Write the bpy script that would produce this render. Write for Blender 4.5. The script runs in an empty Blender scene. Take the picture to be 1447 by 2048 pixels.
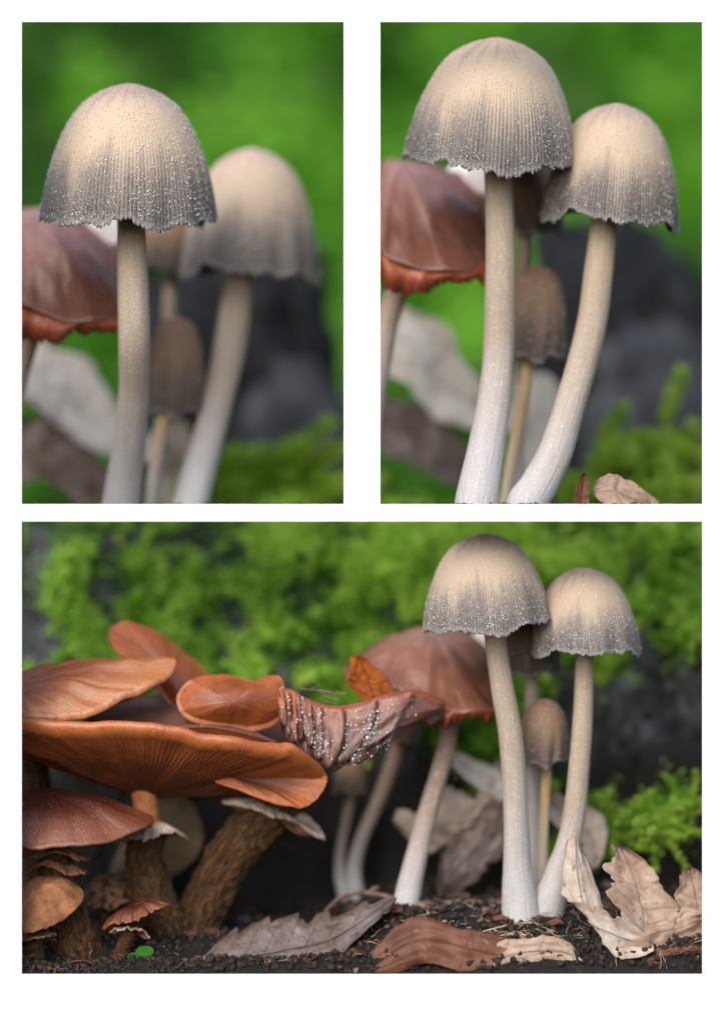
import bpy, math, random
import numpy as np
from mathutils import Vector, Matrix

# ------------------------------------------------------------------ camera, sky, sun, exposure
U = 1e-4            # one photograph pixel at the board = 0.1 mm (caps 2.5-3.5 cm wide, as in life)
D = 6000.0          # camera to board, in those units (0.6 m)
ZC = 0.105          # camera height above the lowest soil
sc = bpy.context.scene
cd = bpy.data.cameras.new('camera'); cam = bpy.data.objects.new('camera', cd); sc.collection.objects.link(cam)
cam.location = (0, -D*U, ZC); cam.rotation_euler = (math.pi/2, 0, 0)
cd.sensor_fit = 'VERTICAL'; cd.sensor_height = 24.0; cd.lens = 24.0*D/2048.0
cd.clip_start = 0.01; cd.clip_end = 200
cd.dof.use_dof = True; cd.dof.focus_distance = (D+15)*U
cd.dof.aperture_fstop = cd.lens/1000/(265*U)
sc.camera = cam
SUN_EL, SUN_AZ = math.radians(41), math.radians(207)      # azimuth from +Y (behind the mushrooms) towards +X
w = bpy.data.worlds.new('World'); sc.world = w; w.use_nodes = True
wn = w.node_tree.nodes; sky = wn.new('ShaderNodeTexSky'); sky.sky_type = 'NISHITA'; sky.sun_disc = False
sky.sun_elevation = SUN_EL; sky.sun_rotation = SUN_AZ; sky.air_density = 1.0; sky.dust_density = 2.5; sky.ozone_density = .6
bg = wn['Background']; bg.inputs[1].default_value = 0.15
w.node_tree.links.new(sky.outputs[0], bg.inputs[0])
sl = bpy.data.lights.new('sun', 'SUN'); sl.energy = 1.0; sl.angle = math.radians(60); sl.color = (1, .97, .93)
so = bpy.data.objects.new('sun', sl); sc.collection.objects.link(so)
sdir = Vector((math.sin(SUN_AZ)*math.cos(SUN_EL), math.cos(SUN_AZ)*math.cos(SUN_EL), math.sin(SUN_EL)))
so.rotation_euler = (-sdir).to_track_quat('-Z', 'Y').to_euler(); so.location = (0, 0, 2)
sc.view_settings.view_transform = 'Standard'; sc.view_settings.look = 'None'
sc.view_settings.exposure = 0.8; sc.view_settings.gamma = 1.0; sc.view_settings.use_curve_mapping = False
sc.render.engine = 'CYCLES'; sc.cycles.use_denoising = True; sc.cycles.max_bounces = 8
sc.cycles.caustics_reflective = False; sc.cycles.caustics_refractive = False; sc.cycles.sample_clamp_indirect = 8

# ------------------------------------------------------------------ helpers
rng = np.random.default_rng(7); random.seed(7)
PI = math.pi
def P(px, py, d):
    k = (D+d)/D
    return np.stack([(np.asarray(px, float)-723.5)*k*U, np.asarray(d, float)*U + 0*np.asarray(px, float),
                     ZC+(1024-np.asarray(py, float))*k*U], -1)
def P3(q): q = np.asarray(q, float); return P(q[..., 0], q[..., 1], q[..., 2])
_lat = np.random.default_rng(3).random((64, 64, 64)).astype(np.float32)
def vn(x, y, z=0.0):                                   # smooth value noise, -1..1
    x, y, z = np.broadcast_arrays(np.asarray(x, float), np.asarray(y, float), np.asarray(z, float))
    i, j, k = np.floor(x).astype(int), np.floor(y).astype(int), np.floor(z).astype(int)
    f, g, h = x-i, y-j, z-k
    f, g, h = f*f*(3-2*f), g*g*(3-2*g), h*h*(3-2*h)
    L = lambda a, b, c: _lat[(i+a) % 64, (j+b) % 64, (k+c) % 64]
    def mx(a, b, t): return a+(b-a)*t
    r = mx(mx(mx(L(0,0,0), L(1,0,0), f), mx(L(0,1,0), L(1,1,0), f), g), mx(mx(L(0,0,1), L(1,0,1), f), mx(L(0,1,1), L(1,1,1), f), g), h)
    return r*2-1
def fbm(x, y, z=0.0, o=3):
    s, a = 0, 1.0
    for q in range(o): s = s+a*vn(np.asarray(x)*2**q+7.3*q, np.asarray(y)*2**q+3.1*q, np.asarray(z)*2**q); a *= .5
    return s
def sst(a, b, x): t = np.clip((np.asarray(x, float)-a)/(b-a), 0, 1); return t*t*(3-2*t)
def crom(pts, n, closed=False):                        # Catmull-Rom through control points
    p = np.asarray(pts, float); m = len(p)
    if closed: t = np.linspace(0, m, n, endpoint=False)
    else: t = np.linspace(0, m-1-1e-9, n)
    i = np.floor(t).astype(int); f = (t-i)[:, None]
    g = (lambda q: p[q % m]) if closed else (lambda q: p[np.clip(q, 0, m-1)])
    a, b, c, e = g(i-1), g(i), g(i+1), g(i+2)
    return .5*((2*b)+(c-a)*f+(2*a-5*b+4*c-e)*f*f+(3*b-a-3*c+e)*f**3)
def gridf(nr, nc, closed=True, flip=False):
    r = np.arange(nr-1)[:, None]; c = np.arange(nc if closed else nc-1)[None, :]; c2 = (c+1) % nc
    q = np.stack([r*nc+c, r*nc+c2, (r+1)*nc+c2, (r+1)*nc+c], -1).reshape(-1, 4)
    return q[:, ::-1] if flip else q
COL = sc.collection
def mesh(name, v, f, mat, root=None, attrs=None, smooth=True, kind=None):
    v = np.asarray(v, float).reshape(-1, 3); f = np.asarray(f, np.int32)
    me = bpy.data.meshes.new(name); n = f.shape[1]
    me.vertices.add(len(v)); me.vertices.foreach_set('co', v.astype(np.float32).ravel())
    me.loops.add(f.size); me.loops.foreach_set('vertex_index', f.ravel())
    me.polygons.add(len(f)); me.polygons.foreach_set('loop_start', np.arange(0, f.size, n, dtype=np.int32))
    me.update(calc_edges=True); me.validate()
    me.polygons.foreach_set('use_smooth', np.full(len(me.polygons), smooth))
    for k, a in (attrs or {}).items():
        at = me.attributes.new(k, 'FLOAT', 'POINT'); at.data.foreach_set('value', np.asarray(a, np.float32).ravel())
    me.materials.append(mat)
    o = bpy.data.objects.new(name, me); COL.objects.link(o)
    if root is not None: o.parent = root
    if kind: o['kind'] = kind
    return o
class Root:                                            # an Empty at the thing's base
    def __init__(s, name, label, cat, base, group=None):
        s.o = bpy.data.objects.new(name, None); COL.objects.link(s.o); s.o.empty_display_size = .005
        s.b = P3(base); s.o.location = s.b; s.o['label'] = label; s.o['category'] = cat
        if group: s.o['group'] = group
def pmesh(name, v, f, mat, T=None, attrs=None, smooth=True, kind=None, sub=None):
    b = T.b if T is not None else np.zeros(3)
    o = mesh(name, np.asarray(v, float).reshape(-1, 3)-b, f, mat, None, attrs, smooth, kind)
    if sub is not None: o.parent = sub
    elif T is not None: o.parent = T.o
    return o
def tag(o, label, cat=None, group=None, kind=None):
    o['label'] = label
    if cat: o['category'] = cat
    if group: o['group'] = group
    if kind: o['kind'] = kind
    return o

# ------------------------------------------------------------------ materials
def srgb(r, g, b):
    c = lambda u: (u/255/12.92) if u <= 10 else ((u/255+.055)/1.055)**2.4
    return (c(r), c(g), c(b), 1)
class NT:
    def __init__(s, name):
        s.m = bpy.data.materials.new(name); s.m.use_nodes = True; s.t = s.m.node_tree; s.n = s.t.nodes
        s.p = s.n['Principled BSDF']
    def new(s, k, **kw):
        x = s.n.new('ShaderNode'+k)
        for a, b in kw.items(): setattr(x, a, b)
        return x
    def l(s, a, b): s.t.links.new(a, b)
    def attr(s, name): return s.new('Attribute', attribute_name=name).outputs['Fac']
    def math(s, op, a, b=None, c=None, clamp=False):
        x = s.new('Math', operation=op); x.use_clamp = clamp
        for i, q in enumerate((a, b, c)):
            if q is None: continue
            if isinstance(q, (int, float)): x.inputs[i].default_value = q
            else: s.l(q, x.inputs[i])
        return x.outputs[0]
    def noise(s, scale, detail=4, vec=None, rough=.55):
        x = s.new('TexNoise'); x.inputs['Scale'].default_value = scale; x.inputs['Detail'].default_value = detail; x.inputs['Roughness'].default_value = rough
        s.l(vec if vec is not None else s.new('TexCoord').outputs['Object'], x.inputs['Vector']); return x.outputs['Fac']
    def vec(s, x, y, z):
        c = s.new('CombineXYZ')
        for i, q in enumerate((x, y, z)):
            if isinstance(q, (int, float)): c.inputs[i].default_value = q
            else: s.l(q, c.inputs[i])
        return c.outputs[0]
    def ramp(s, fac, stops):
        r = s.new('ValToRGB'); e = r.color_ramp.elements
        while len(e) > 1: e.remove(e[-1])
        e[0].position, e[0].color = stops[0][0], stops[0][1]
        for p, c in stops[1:]:
            q = e.new(p); q.color = c
        s.l(fac, r.inputs[0]); return r.outputs[0]
    def mix(s, fac, a, b, mode='MIX'):
        x = s.new('Mix', data_type='RGBA', blend_type=mode)
        for i, q in ((0, fac), (6, a), (7, b)):
            if isinstance(q, (int, float)): x.inputs[i].default_value = q
            elif isinstance(q, tuple): x.inputs[i].default_value = q
            else: s.l(q, x.inputs[i])
        return x.outputs[2]
    def bump(s, h, dist, strength=1.0):
        b = s.new('Bump'); b.inputs['Strength'].default_value = strength; b.inputs['Distance'].default_value = dist
        s.l(h, b.inputs['Height']); s.l(b.outputs[0], s.p.inputs['Normal'])
    def done(s, col, rough=.6, spec=.4, sss=0, trans=None):
        if isinstance(col, tuple): s.p.inputs['Base Color'].default_value = col
        else: s.l(col, s.p.inputs['Base Color'])
        s.p.inputs['Roughness'].default_value = rough; s.p.inputs['Specular IOR Level'].default_value = spec
        if sss:
            s.p.inputs['Subsurface Weight'].default_value = sss; s.p.inputs['Subsurface Radius'].default_value = (1.0, .6, .4); s.p.inputs['Subsurface Scale'].default_value = .0012
        if trans:
            tr = s.new('BsdfTranslucent'); ms = s.new('MixShader'); ms.inputs[0].default_value = trans
            if isinstance(col, tuple): tr.inputs[0].default_value = col
            else: s.l(col, tr.inputs[0])
            s.l(s.p.outputs[0], ms.inputs[1]); s.l(tr.outputs[0], ms.inputs[2]); s.l(ms.outputs[0], s.n['Material Output'].inputs[0])
        return s.m
M = {}
def simple(name, stops, scale, rough=.7, bscale=None, bdist=.0002, spec=.3, sss=0, trans=None, detail=5):
    n = NT(name); f = n.noise(scale, detail); c = n.ramp(f, stops)
    if bscale: n.bump(n.noise(bscale, 6, rough=.65), bdist)
    M[name] = n.done(c, rough, spec, sss, trans); return M[name]
def m_inkcap(name, top, mid, low, edge, shift=0.0, fw=.7):
    n = NT(name); h = n.attr('h'); a = n.attr('ang')
    streak = n.noise(1.0, 3, n.vec(n.math('MULTIPLY', n.math('SINE', a), 5.0), n.math('MULTIPLY', n.math('COSINE', a), 5.0), n.math('MULTIPLY', h, .9)))
    blot = n.noise(260, 3)
    f = n.math('ADD', h, n.math('MULTIPLY', n.math('SUBTRACT', streak, .5), .75))
    f = n.math('ADD', f, n.math('MULTIPLY', n.math('SUBTRACT', blot, .5), .15+0))
    f = n.math('ADD', f, shift, clamp=True)
    c = n.ramp(f, [(0, top), (.16, mid), (.42, mid), (.72, low), (1, edge)])
    g = n.attr('groove')
    c = n.mix(n.math('MULTIPLY', g, n.math('MULTIPLY', h, 1.05), clamp=True), c, n.mix(1.0, c, (.22, .2, .19, 1), 'MULTIPLY'))
    fine = n.noise(5200, 2)
    c = n.mix(n.math('MULTIPLY', n.math('SUBTRACT', h, .93), 11.0, clamp=True), c, n.mix(.6, c, (.5, .48, .47, 1)))
    c = n.mix(n.ramp(fine, [(.52, (0, 0, 0, 1)), (.68, (fw, fw, fw, 1))]), c, (.62, .58, .53, 1))
    n.bump(n.noise(2600, 3), .00012)
    M[name] = n.done(c, .62, .3, .12)
m_inkcap('ink_cap', srgb(178, 148, 138), srgb(202, 178, 152), srgb(132, 122, 114), srgb(94, 89, 88))
m_inkcap('ink_cap_dark', srgb(152, 106, 78), srgb(144, 114, 90), srgb(112, 94, 80), srgb(84, 72, 64), .0, .22)
M['fleck'] = NT('fleck').done(srgb(232, 225, 216), .5, .4, .2)
simple('fleck_tan', [(.3, srgb(190, 162, 136)), (.7, srgb(225, 212, 198))], 900, .6)
simple('gill_grey', [(.3, srgb(50, 44, 42)), (.7, srgb(92, 82, 76))], 600, .8)
def m_stem(name, top, mid, base, pale=.0):
    n = NT(name); t = n.attr('t'); a = n.attr('ang')
    fib = n.noise(1.0, 4, n.vec(n.math('MULTIPLY', n.math('SINE', a), 9), n.math('MULTIPLY', n.math('COSINE', a), 9), n.math('MULTIPLY', t, 5.0)))
    f = n.math('ADD', t, n.math('MULTIPLY', n.math('SUBTRACT', n.noise(180, 3), .5), .3), clamp=True)
    c = n.ramp(f, [(0, top), (.45, mid), (.8, base), (1, base)])
    c = n.mix(n.ramp(fib, [(.3, (.5, .5, .5, 1)), (.6, (0, 0, 0, 1))]), c, n.mix(1.0, c, (.76, .68, .6, 1), 'MULTIPLY'))
    c = n.mix(n.ramp(n.noise(330, 5, rough=.7), [(.58, (0, 0, 0, 1)), (.72, (.3, .3, .3, 1))]), c, n.mix(1.0, c, (.66, .57, .48, 1), 'MULTIPLY'))
    sp = n.noise(3300, 2)
    c = n.mix(n.ramp(sp, [(.55, (0, 0, 0, 1)), (.7, (.75, .75, .75, 1))]), c, (.78, .76, .74, 1))
    n.bump(n.math('ADD', n.noise(3000, 3), n.math('MULTIPLY', fib, 2.0)), .00016)
    M[name] = n.done(c, .55, .35, .2)
m_stem('ink_stem', srgb(198, 176, 146), srgb(178, 162, 144), srgb(186, 184, 184))
m_stem('ink_stem_tan', srgb(204, 170, 122), srgb(204, 170, 120), srgb(208, 194, 172))
m_stem('old_stem', srgb(128, 82, 56), srgb(172, 152, 138), srgb(186, 184, 184))
def m_brown(name, cen, mid, rim, streak=.28, speck=.6, rough=.38):
    n = NT(name); v = n.attr('v'); a = n.attr('ang')
    st = n.noise(1.0, 4, n.vec(n.math('MULTIPLY', n.math('SINE', a), 16), n.math('MULTIPLY', n.math('COSINE', a), 16), n.math('MULTIPLY', v, 1.6)))
    f = n.math('ADD', v, n.math('MULTIPLY', n.math('SUBTRACT', n.noise(110, 4), .5), .5), clamp=True)
    c = n.ramp(f, [(0, cen), (.5, mid), (.92, rim), (1, rim)])
    c = n.mix(n.ramp(st, [(.38, (streak, streak, streak, 1)), (.6, (0, 0, 0, 1))]), c, n.mix(1.0, c, (.5, .38, .32, 1), 'MULTIPLY'))
    c = n.mix(n.ramp(n.noise(520, 3), [(.62, (0, 0, 0, 1)), (.7, (speck, speck, speck, 1))]), c, (.06, .03, .022, 1))
    c = n.mix(n.ramp(n.noise(95, 6, rough=.7), [(.5, (0, 0, 0, 1)), (.68, (.6, .6, .6, 1))]), c, n.mix(1.0, c, (.48, .4, .4, 1), 'MULTIPLY'))
    c = n.mix(n.ramp(n.noise(2400, 3), [(.66, (0, 0, 0, 1)), (.72, (.5, .5, .5, 1))]), c, (.55, .47, .42, 1))
    n.bump(n.math('ADD', n.noise(420, 6, rough=.6), n.math('MULTIPLY', st, .5)), .00024)
    if rough < .5: n.p.inputs['Coat Weight'].default_value = .15; n.p.inputs['Coat Roughness'].default_value = .22
    M[name] = n.done(c, rough, .5, .15)
m_brown('honey_cap', srgb(104, 58, 40), srgb(146, 78, 38), srgb(172, 96, 48), .2)
m_brown('honey_margin', srgb(140, 76, 38), srgb(146, 80, 42), srgb(178, 116, 70), .55, .4)
m_brown('honey_lobe', srgb(150, 82, 46), srgb(148, 80, 42), srgb(168, 94, 50), .1, .6)
m_brown('honey_cap_red', srgb(58, 20, 13), srgb(78, 29, 18), srgb(120, 70, 46), .12, .25, .45)  # shade over the cap is put into these darker reds
m_brown('honey_cap_old', srgb(176, 140, 132), srgb(158, 110, 94), srgb(130, 84, 66), .22, .3, .26)
m_brown('honey_cap_dusty', srgb(150, 118, 108), srgb(120, 86, 76), srgb(110, 66, 52), .2, .8, .8)
m_brown('honey_gill', srgb(66, 34, 19), srgb(112, 58, 28), srgb(170, 94, 46), .35, .05, .5)
m_brown('pale_margin', srgb(190, 120, 70), srgb(206, 150, 100), srgb(216, 172, 124), .7, .05, .5)
m_brown('flap', srgb(170, 80, 34), srgb(176, 86, 44), srgb(118, 56, 38), .5, .3, .3)
m_brown('rotten_gill', srgb(146, 78, 50), srgb(118, 72, 58), srgb(94, 58, 48), .4, .35, .35)
m_brown('old_gill', srgb(170, 98, 52), srgb(146, 86, 56), srgb(110, 66, 48), .4, .3, .35)
n = NT('shaggy'); t = n.attr('t'); a = n.attr('ang')
fb = n.noise(1.0, 6, n.vec(n.math('MULTIPLY', n.math('SINE', a), 9), n.math('MULTIPLY', n.math('COSINE', a), 9), n.math('MULTIPLY', t, 11)), .7)
fm = n.math('ADD', n.math('MULTIPLY', fb, .7), n.math('MULTIPLY', n.noise(900, 5, rough=.7), .3))
n.bump(fm, .0016); M['shaggy'] = n.done(n.ramp(fm, [(.34, srgb(30, 19, 12)), (.5, srgb(82, 57, 36)), (.62, srgb(128, 96, 64)), (.72, srgb(168, 138, 104))]), .9, .2)
simple('ring_pale', [(.3, srgb(150, 120, 100)), (.6, srgb(205, 184, 168)), (.8, srgb(224, 212, 202))], 350, .85, 900, .0004, sss=.1)
simple('ring_brown', [(.3, srgb(90, 58, 38)), (.6, srgb(150, 108, 78)), (.8, srgb(176, 140, 110))], 350, .9, 900, .0004)
simple('ring_red', [(.3, srgb(70, 34, 22)), (.6, srgb(140, 80, 56)), (.8, srgb(172, 120, 92))], 420, .9, 900, .0004)
simple('small_cap', [(.3, srgb(96, 58, 36)), (.6, srgb(160, 108, 72)), (.8, srgb(190, 146, 106))], 300, .8, 900, .0003)
simple('scaly_cap', [(.42, srgb(52, 30, 20)), (.52, srgb(124, 88, 60)), (.8, srgb(150, 116, 84))], 700, .85, 900, .0003)
simple('cream', [(.3, srgb(120, 98, 74)), (.7, srgb(156, 132, 104))], 200, .7, 700, .0002, sss=.1)
simple('white_flesh', [(.3, srgb(226, 214, 206)), (.7, srgb(244, 238, 234))], 200, .6, sss=.1)
simple('mould', [(.3, srgb(214, 210, 208)), (.7, srgb(244, 243, 242))], 1500, .9)
simple('soil', [(.3, (.006, .005, .0045, 1)), (.55, (.02, .016, .013, 1)), (.75, (.05, .04, .032, 1)), (.9, (.1, .085, .07, 1))], 700, .8, 1600, .0006, spec=.45)
simple('crumb', [(.3, (.006, .0042, .003, 1)), (.55, (.024, .0155, .0095, 1)), (.75, (.1, .06, .036, 1))], 600, .6, 2500, .0004, spec=.5)
simple('grit', [(.3, srgb(110, 104, 100)), (.7, srgb(190, 186, 184))], 600, .25, spec=.6)
simple('root_fibre', [(.3, srgb(140, 112, 84)), (.7, srgb(196, 172, 140))], 500, .7)
simple('bark_dark', [(.3, (.002, .002, .0025, 1)), (.55, (.007, .008, .01, 1)), (.75, (.035, .04, .048, 1))], 130, .6, 500, .0015)
simple('stone_grey', [(.3, (.012, .014, .017, 1)), (.55, (.045, .05, .06, 1)), (.75, (.11, .12, .135, 1))], 90, .6, 500, .0015)
simple('twig', [(.3, srgb(70, 52, 44)), (.7, srgb(150, 128, 118))], 400, .8, 900, .0002)
simple('wood_shelf', [(.3, srgb(70, 54, 40)), (.7, srgb(108, 86, 62))], 60, .8, 300, .0003)
simple('board_white', [(.0, (.87, .87, .87, 1)), (1, (.9, .9, .9, 1))], 40, .6, spec=.2)
def m_leaf(name, a, b, c2, spot, rough=.55, trans=.25):
    n = NT(name)
    f = n.noise(120, 5); c = n.ramp(f, [(.3, a), (.5, b), (.7, c2)])
    v = n.attr('vein'); c = n.mix(n.math('MULTIPLY', v, .45), c, n.mix(1.0, c, (.5, .42, .38, 1), 'MULTIPLY'))
    c = n.mix(n.ramp(n.noise(620, 4), [(.6, (0, 0, 0, 1)), (.68, (.7, .7, .7, 1))]), c, spot)
    e = n.attr('edge'); c = n.mix(n.math('MULTIPLY', e, .4), c, n.mix(1.0, c, (.5, .38, .3, 1), 'MULTIPLY'))
    fine = n.noise(1500, 5)
    c = n.mix(n.ramp(fine, [(.35, (.35, .35, .35, 1)), (.6, (0, 0, 0, 1))]), c, n.mix(1.0, c, (.6, .55, .5, 1), 'MULTIPLY'))
    n.bump(n.math('ADD', n.math('MULTIPLY', v, .8), n.noise(900, 5)), .0002)
    M[name] = n.done(c, rough, .45, 0, trans)
m_leaf('leaf_grey', srgb(78, 56, 46), srgb(104, 90, 84), srgb(124, 116, 116), srgb(70, 50, 40), .4, .08)
m_leaf('leaf_tan', srgb(168, 134, 112), srgb(196, 170, 150), srgb(214, 198, 182), srgb(110, 76, 56))
m_leaf('leaf_brown', srgb(86, 48, 32), srgb(122, 76, 54), srgb(150, 108, 84), srgb(150, 110, 60))
m_leaf('leaf_pale', srgb(180, 156, 138), srgb(206, 190, 174), srgb(226, 216, 206), srgb(130, 100, 80))
m_leaf('leaf_white', srgb(206, 196, 186), srgb(226, 220, 212), srgb(240, 236, 230), srgb(150, 120, 100))
m_leaf('leaf_rust', srgb(120, 48, 10), srgb(196, 104, 22), srgb(216, 136, 40), srgb(50, 26, 12), .5, .45)
def m_moss(name, cs, scale, trans=.35):
    n = NT(name); v = n.attr('tone'); f = n.math('ADD', n.math('MULTIPLY', v, .75), n.math('MULTIPLY', n.noise(scale, 3), .35), clamp=True)
    M[name] = n.done(n.ramp(f, cs), .45, .3, 0, trans)
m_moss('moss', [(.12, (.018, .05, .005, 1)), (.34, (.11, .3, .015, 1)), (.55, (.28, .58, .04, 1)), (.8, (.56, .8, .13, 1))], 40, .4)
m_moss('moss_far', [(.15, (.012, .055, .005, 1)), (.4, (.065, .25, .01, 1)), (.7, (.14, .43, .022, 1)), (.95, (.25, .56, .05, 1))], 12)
m_moss('moss_frond', [(.15, (.14, .3, .02, 1)), (.5, (.36, .58, .05, 1)), (.9, (.6, .74, .17, 1))], 60, .4)
M['clover'] = NT('clover').done((.06, .24, .03, 1), .4, .4, 0, .35)
# terrain: soil, with mossy tint and bark-like bank face
n = NT('terrain'); mo = n.attr('moss')
soilc = n.ramp(n.noise(500, 6, rough=.7), [(.3, (.003, .0025, .002, 1)), (.55, (.011, .008, .006, 1)), (.75, (.04, .03, .022, 1))])
barkc = n.ramp(n.noise(150, 6, rough=.7), [(.3, (.01, .011, .012, 1)), (.52, (.05, .055, .06, 1)), (.72, (.2, .22, .24, 1))])
mossc = n.ramp(n.noise(60, 5), [(.3, (.012, .03, .005, 1)), (.6, (.04, .11, .01, 1))])
c = n.mix(n.attr('bark'), soilc, barkc); c = n.mix(mo, c, mossc)
n.bump(n.noise(900, 6, rough=.7), .0008)
M['terrain'] = n.done(c, .7, .4)

# ------------------------------------------------------------------ the ground: soil, mossy bank, terrace and hill in one sheet
def xs(px): return px-723.5
def ground_z(x, d):                                    # height in photo units relative to the camera axis; x from the axis
    px = x*D/(D+d)+723.5
    left = 1-sst(560, 840, px)
    front = -935+75*sst(-60, 20, d)+45*sst(10, 140, d)-62*left*sst(-60, 60, d)
    front = front + 25*sst(300, 480, d) + 10*fbm(x/90, d/90, 1)+4*fbm(x/25, d/25, 5)
    front = front-170*(1-sst(-36, -33, d))+np.where(d < -60, 8*fbm(x/160, d/160, 2)-10, 0)
    edge = 480+45*vn(x/170, 3.3)+25*vn(x/60, 8.1)-90*sst(1000, 1350, px)
    s = np.clip((d-edge)/300, 0, 1)
    top = -34+6*vn(x/80, d/80)
    z = front+(top-front)*(s**.8)
    z = z+sst(.02, .3, s)*(1-sst(.8, 1, s))*58*fbm(x/62, d/55, 2.2)
    hill = sst(2300, 6800, d)*4700+np.clip(d-2300, 0, None)*.12
    return z+hill*(1+.06*vn(x/700, d/700))+np.where(d > 2300, 90*fbm(x/420, d/420, 4), 0)*sst(2300, 2900, d)
dl = np.concatenate([-np.geomspace(60000, 130, 26), np.arange(-110, -56, 12.0), np.arange(-54, -38, 4.0), np.arange(-36.5, -32, .5), np.arange(-31, 400, 7.0), np.arange(400, 960, 5.0), np.geomspace(966, 2300, 34), np.linspace(2350, 7200, 60), np.geomspace(7400, 60000, 14)])
xl = np.concatenate([-np.geomspace(60000, 1010, 26), np.arange(-1000, 1001, 8.0), np.geomspace(1010, 60000, 26)])
X, Y = np.meshgrid(xl, dl); Z = ground_z(X, Y)
def moss_mask(px, py):                                 # where moss grows on the bank, from the photograph
    m = np.ones_like(px, float)
    def hole(cx, cy, rx, ry, k=1.0):
        r = ((px-cx)/rx/1.3)**2+((py-cy)/ry/1.3)**2+.6*vn(px/38, py/38, 4)
        return 1-k*(1-sst(.7, 1.2, r))
    m *= hole(1320, 1440, 190, 130)*hole(1200, 1480, 120, 120)*hole(350, 1070, 110, 46, .9)*hole(58, 1230, 58, 90)*hole(70, 1090, 30, 70)
    m *= hole(470, 1240, 46, 70, .85)*hole(640, 1330, 80, 36, .7)*hole(200, 1180, 26, 70, .6)*hole(400, 1700, 640, 230)*hole(760, 1700, 200, 160)*hole(120, 1330, 40, 60, .8)  # low holes bare dark soil, standing in for shade under the caps
    return m
PX = X*D/(D+Y)+723.5; PY = 1024-Z*D/(D+Y)
onb = sst(420, 540, Y)*(1-sst(900, 1100, Y)); bm = moss_mask(PX, PY)
mossA = np.clip(onb*bm*.8+sst(2200, 2600, Y)*.9, 0, 1); barkA = onb*(1-sst(1470, 1560, PY)*.95)  # low bank fades to dark soil colour, painting in the shade under the caps
V = np.stack([X*U, Y*U, ZC+Z*U], -1)
g = mesh('ground', V.reshape(-1, 3), gridf(len(dl), len(xl), False), M['terrain'], None, dict(moss=mossA, bark=barkA)); g['kind'] = 'structure'

# ------------------------------------------------------------------ the white board with three openings, and the soil shelf behind it
T = Root('display_board', 'white board with two tall windows above one wide window', 'board', (723, 2120, -38))
y0, y1 = -41, -37
def slab(x0, x1, z0, z1, ya=y0, yb=y1, ch=4):          # a board strip, back edges chamfered (photo units)
    q = [(x0, z0, ya), (x1, z0, ya), (x1, z1, ya), (x0, z1, ya), (x0, z0, yb), (x1, z0, yb), (x1, z1, yb), (x0, z1, yb)]
    return [( (a-723.5)*U, c*U, ZC+(1024-b)*U) for a, b, c in q], [(0, 1, 2, 3), (5, 4, 7, 6), (4, 0, 3, 7), (1, 5, 6, 2), (4, 5, 1, 0), (3, 2, 6, 7)]
kf = (D-39)/D
bx = lambda p: 723.5+(p-723.5)*kf
by = lambda p: 1024+(p-1024)*kf
L0, L1, R0, R1, Bx0, Bx1 = bx(44), bx(687), bx(760), bx(1403), bx(44), bx(1403)
t0, t1, b0, b1 = by(44), by(1008), by(1043), by(1948)
# one continuous sheet: built as a grid of cells with three cells left out
gx = [-200, L0, L1, R0, R1, 1650]; gy = [-30, t0, t1, b0, b1, 2150]
cells = [(i, j) for i in range(5) for j in range(5) if not ((j == 1 and i in (1, 3)) or (j == 3 and i in (1, 2, 3)))]
vs, fs = [], []
for dep in (y0, y1):
    for j in range(6):
        for i in range(6): vs.append(((gx[i]-723.5)*U, dep*U, ZC+(1024-gy[j])*U))
id_ = lambda i, j, k: k*36+j*6+i
for (i, j) in cells:
    fs.append((id_(i, j, 0), id_(i, j+1, 0), id_(i+1, j+1, 0), id_(i+1, j, 0))); fs.append((id_(i, j, 1), id_(i+1, j, 1), id_(i+1, j+1, 1), id_(i, j+1, 1)))
    for (di, dj, e) in ((-1, 0, ((i, j), (i, j+1))), (1, 0, ((i+1, j+1), (i+1, j))), (0, -1, ((i+1, j), (i, j))), (0, 1, ((i, j+1), (i+1, j+1)))):
        if (i+di, j+dj) not in cells:
            a, b_ = e; fs.append((id_(*a, 0), id_(*a, 1), id_(*b_, 1), id_(*b_, 0)))
pmesh('panel', vs, fs, M['board_white'], T, smooth=False)
for xa, xb, ya, yb in ((880, 1350, y1+1, 122), (-60, 1510, 330, 450)):      # a short ledge on the board, a long board behind it
    v, f = slab(xa, xb, 1014, 1038, ya, yb)
    sh = mesh('shelf', v, f, M['wood_shelf'], None, smooth=False); sh['kind'] = 'structure'
for i, x0 in enumerate((-30, 1462)):                   # posts that carry the shelf, outside the windows
    v, f = slab(x0, x0+26, 1039, 2060, 395, 425)
    o = mesh('shelf_post', v, f, M['wood_shelf'], None, smooth=False); o['kind'] = 'structure'

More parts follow.
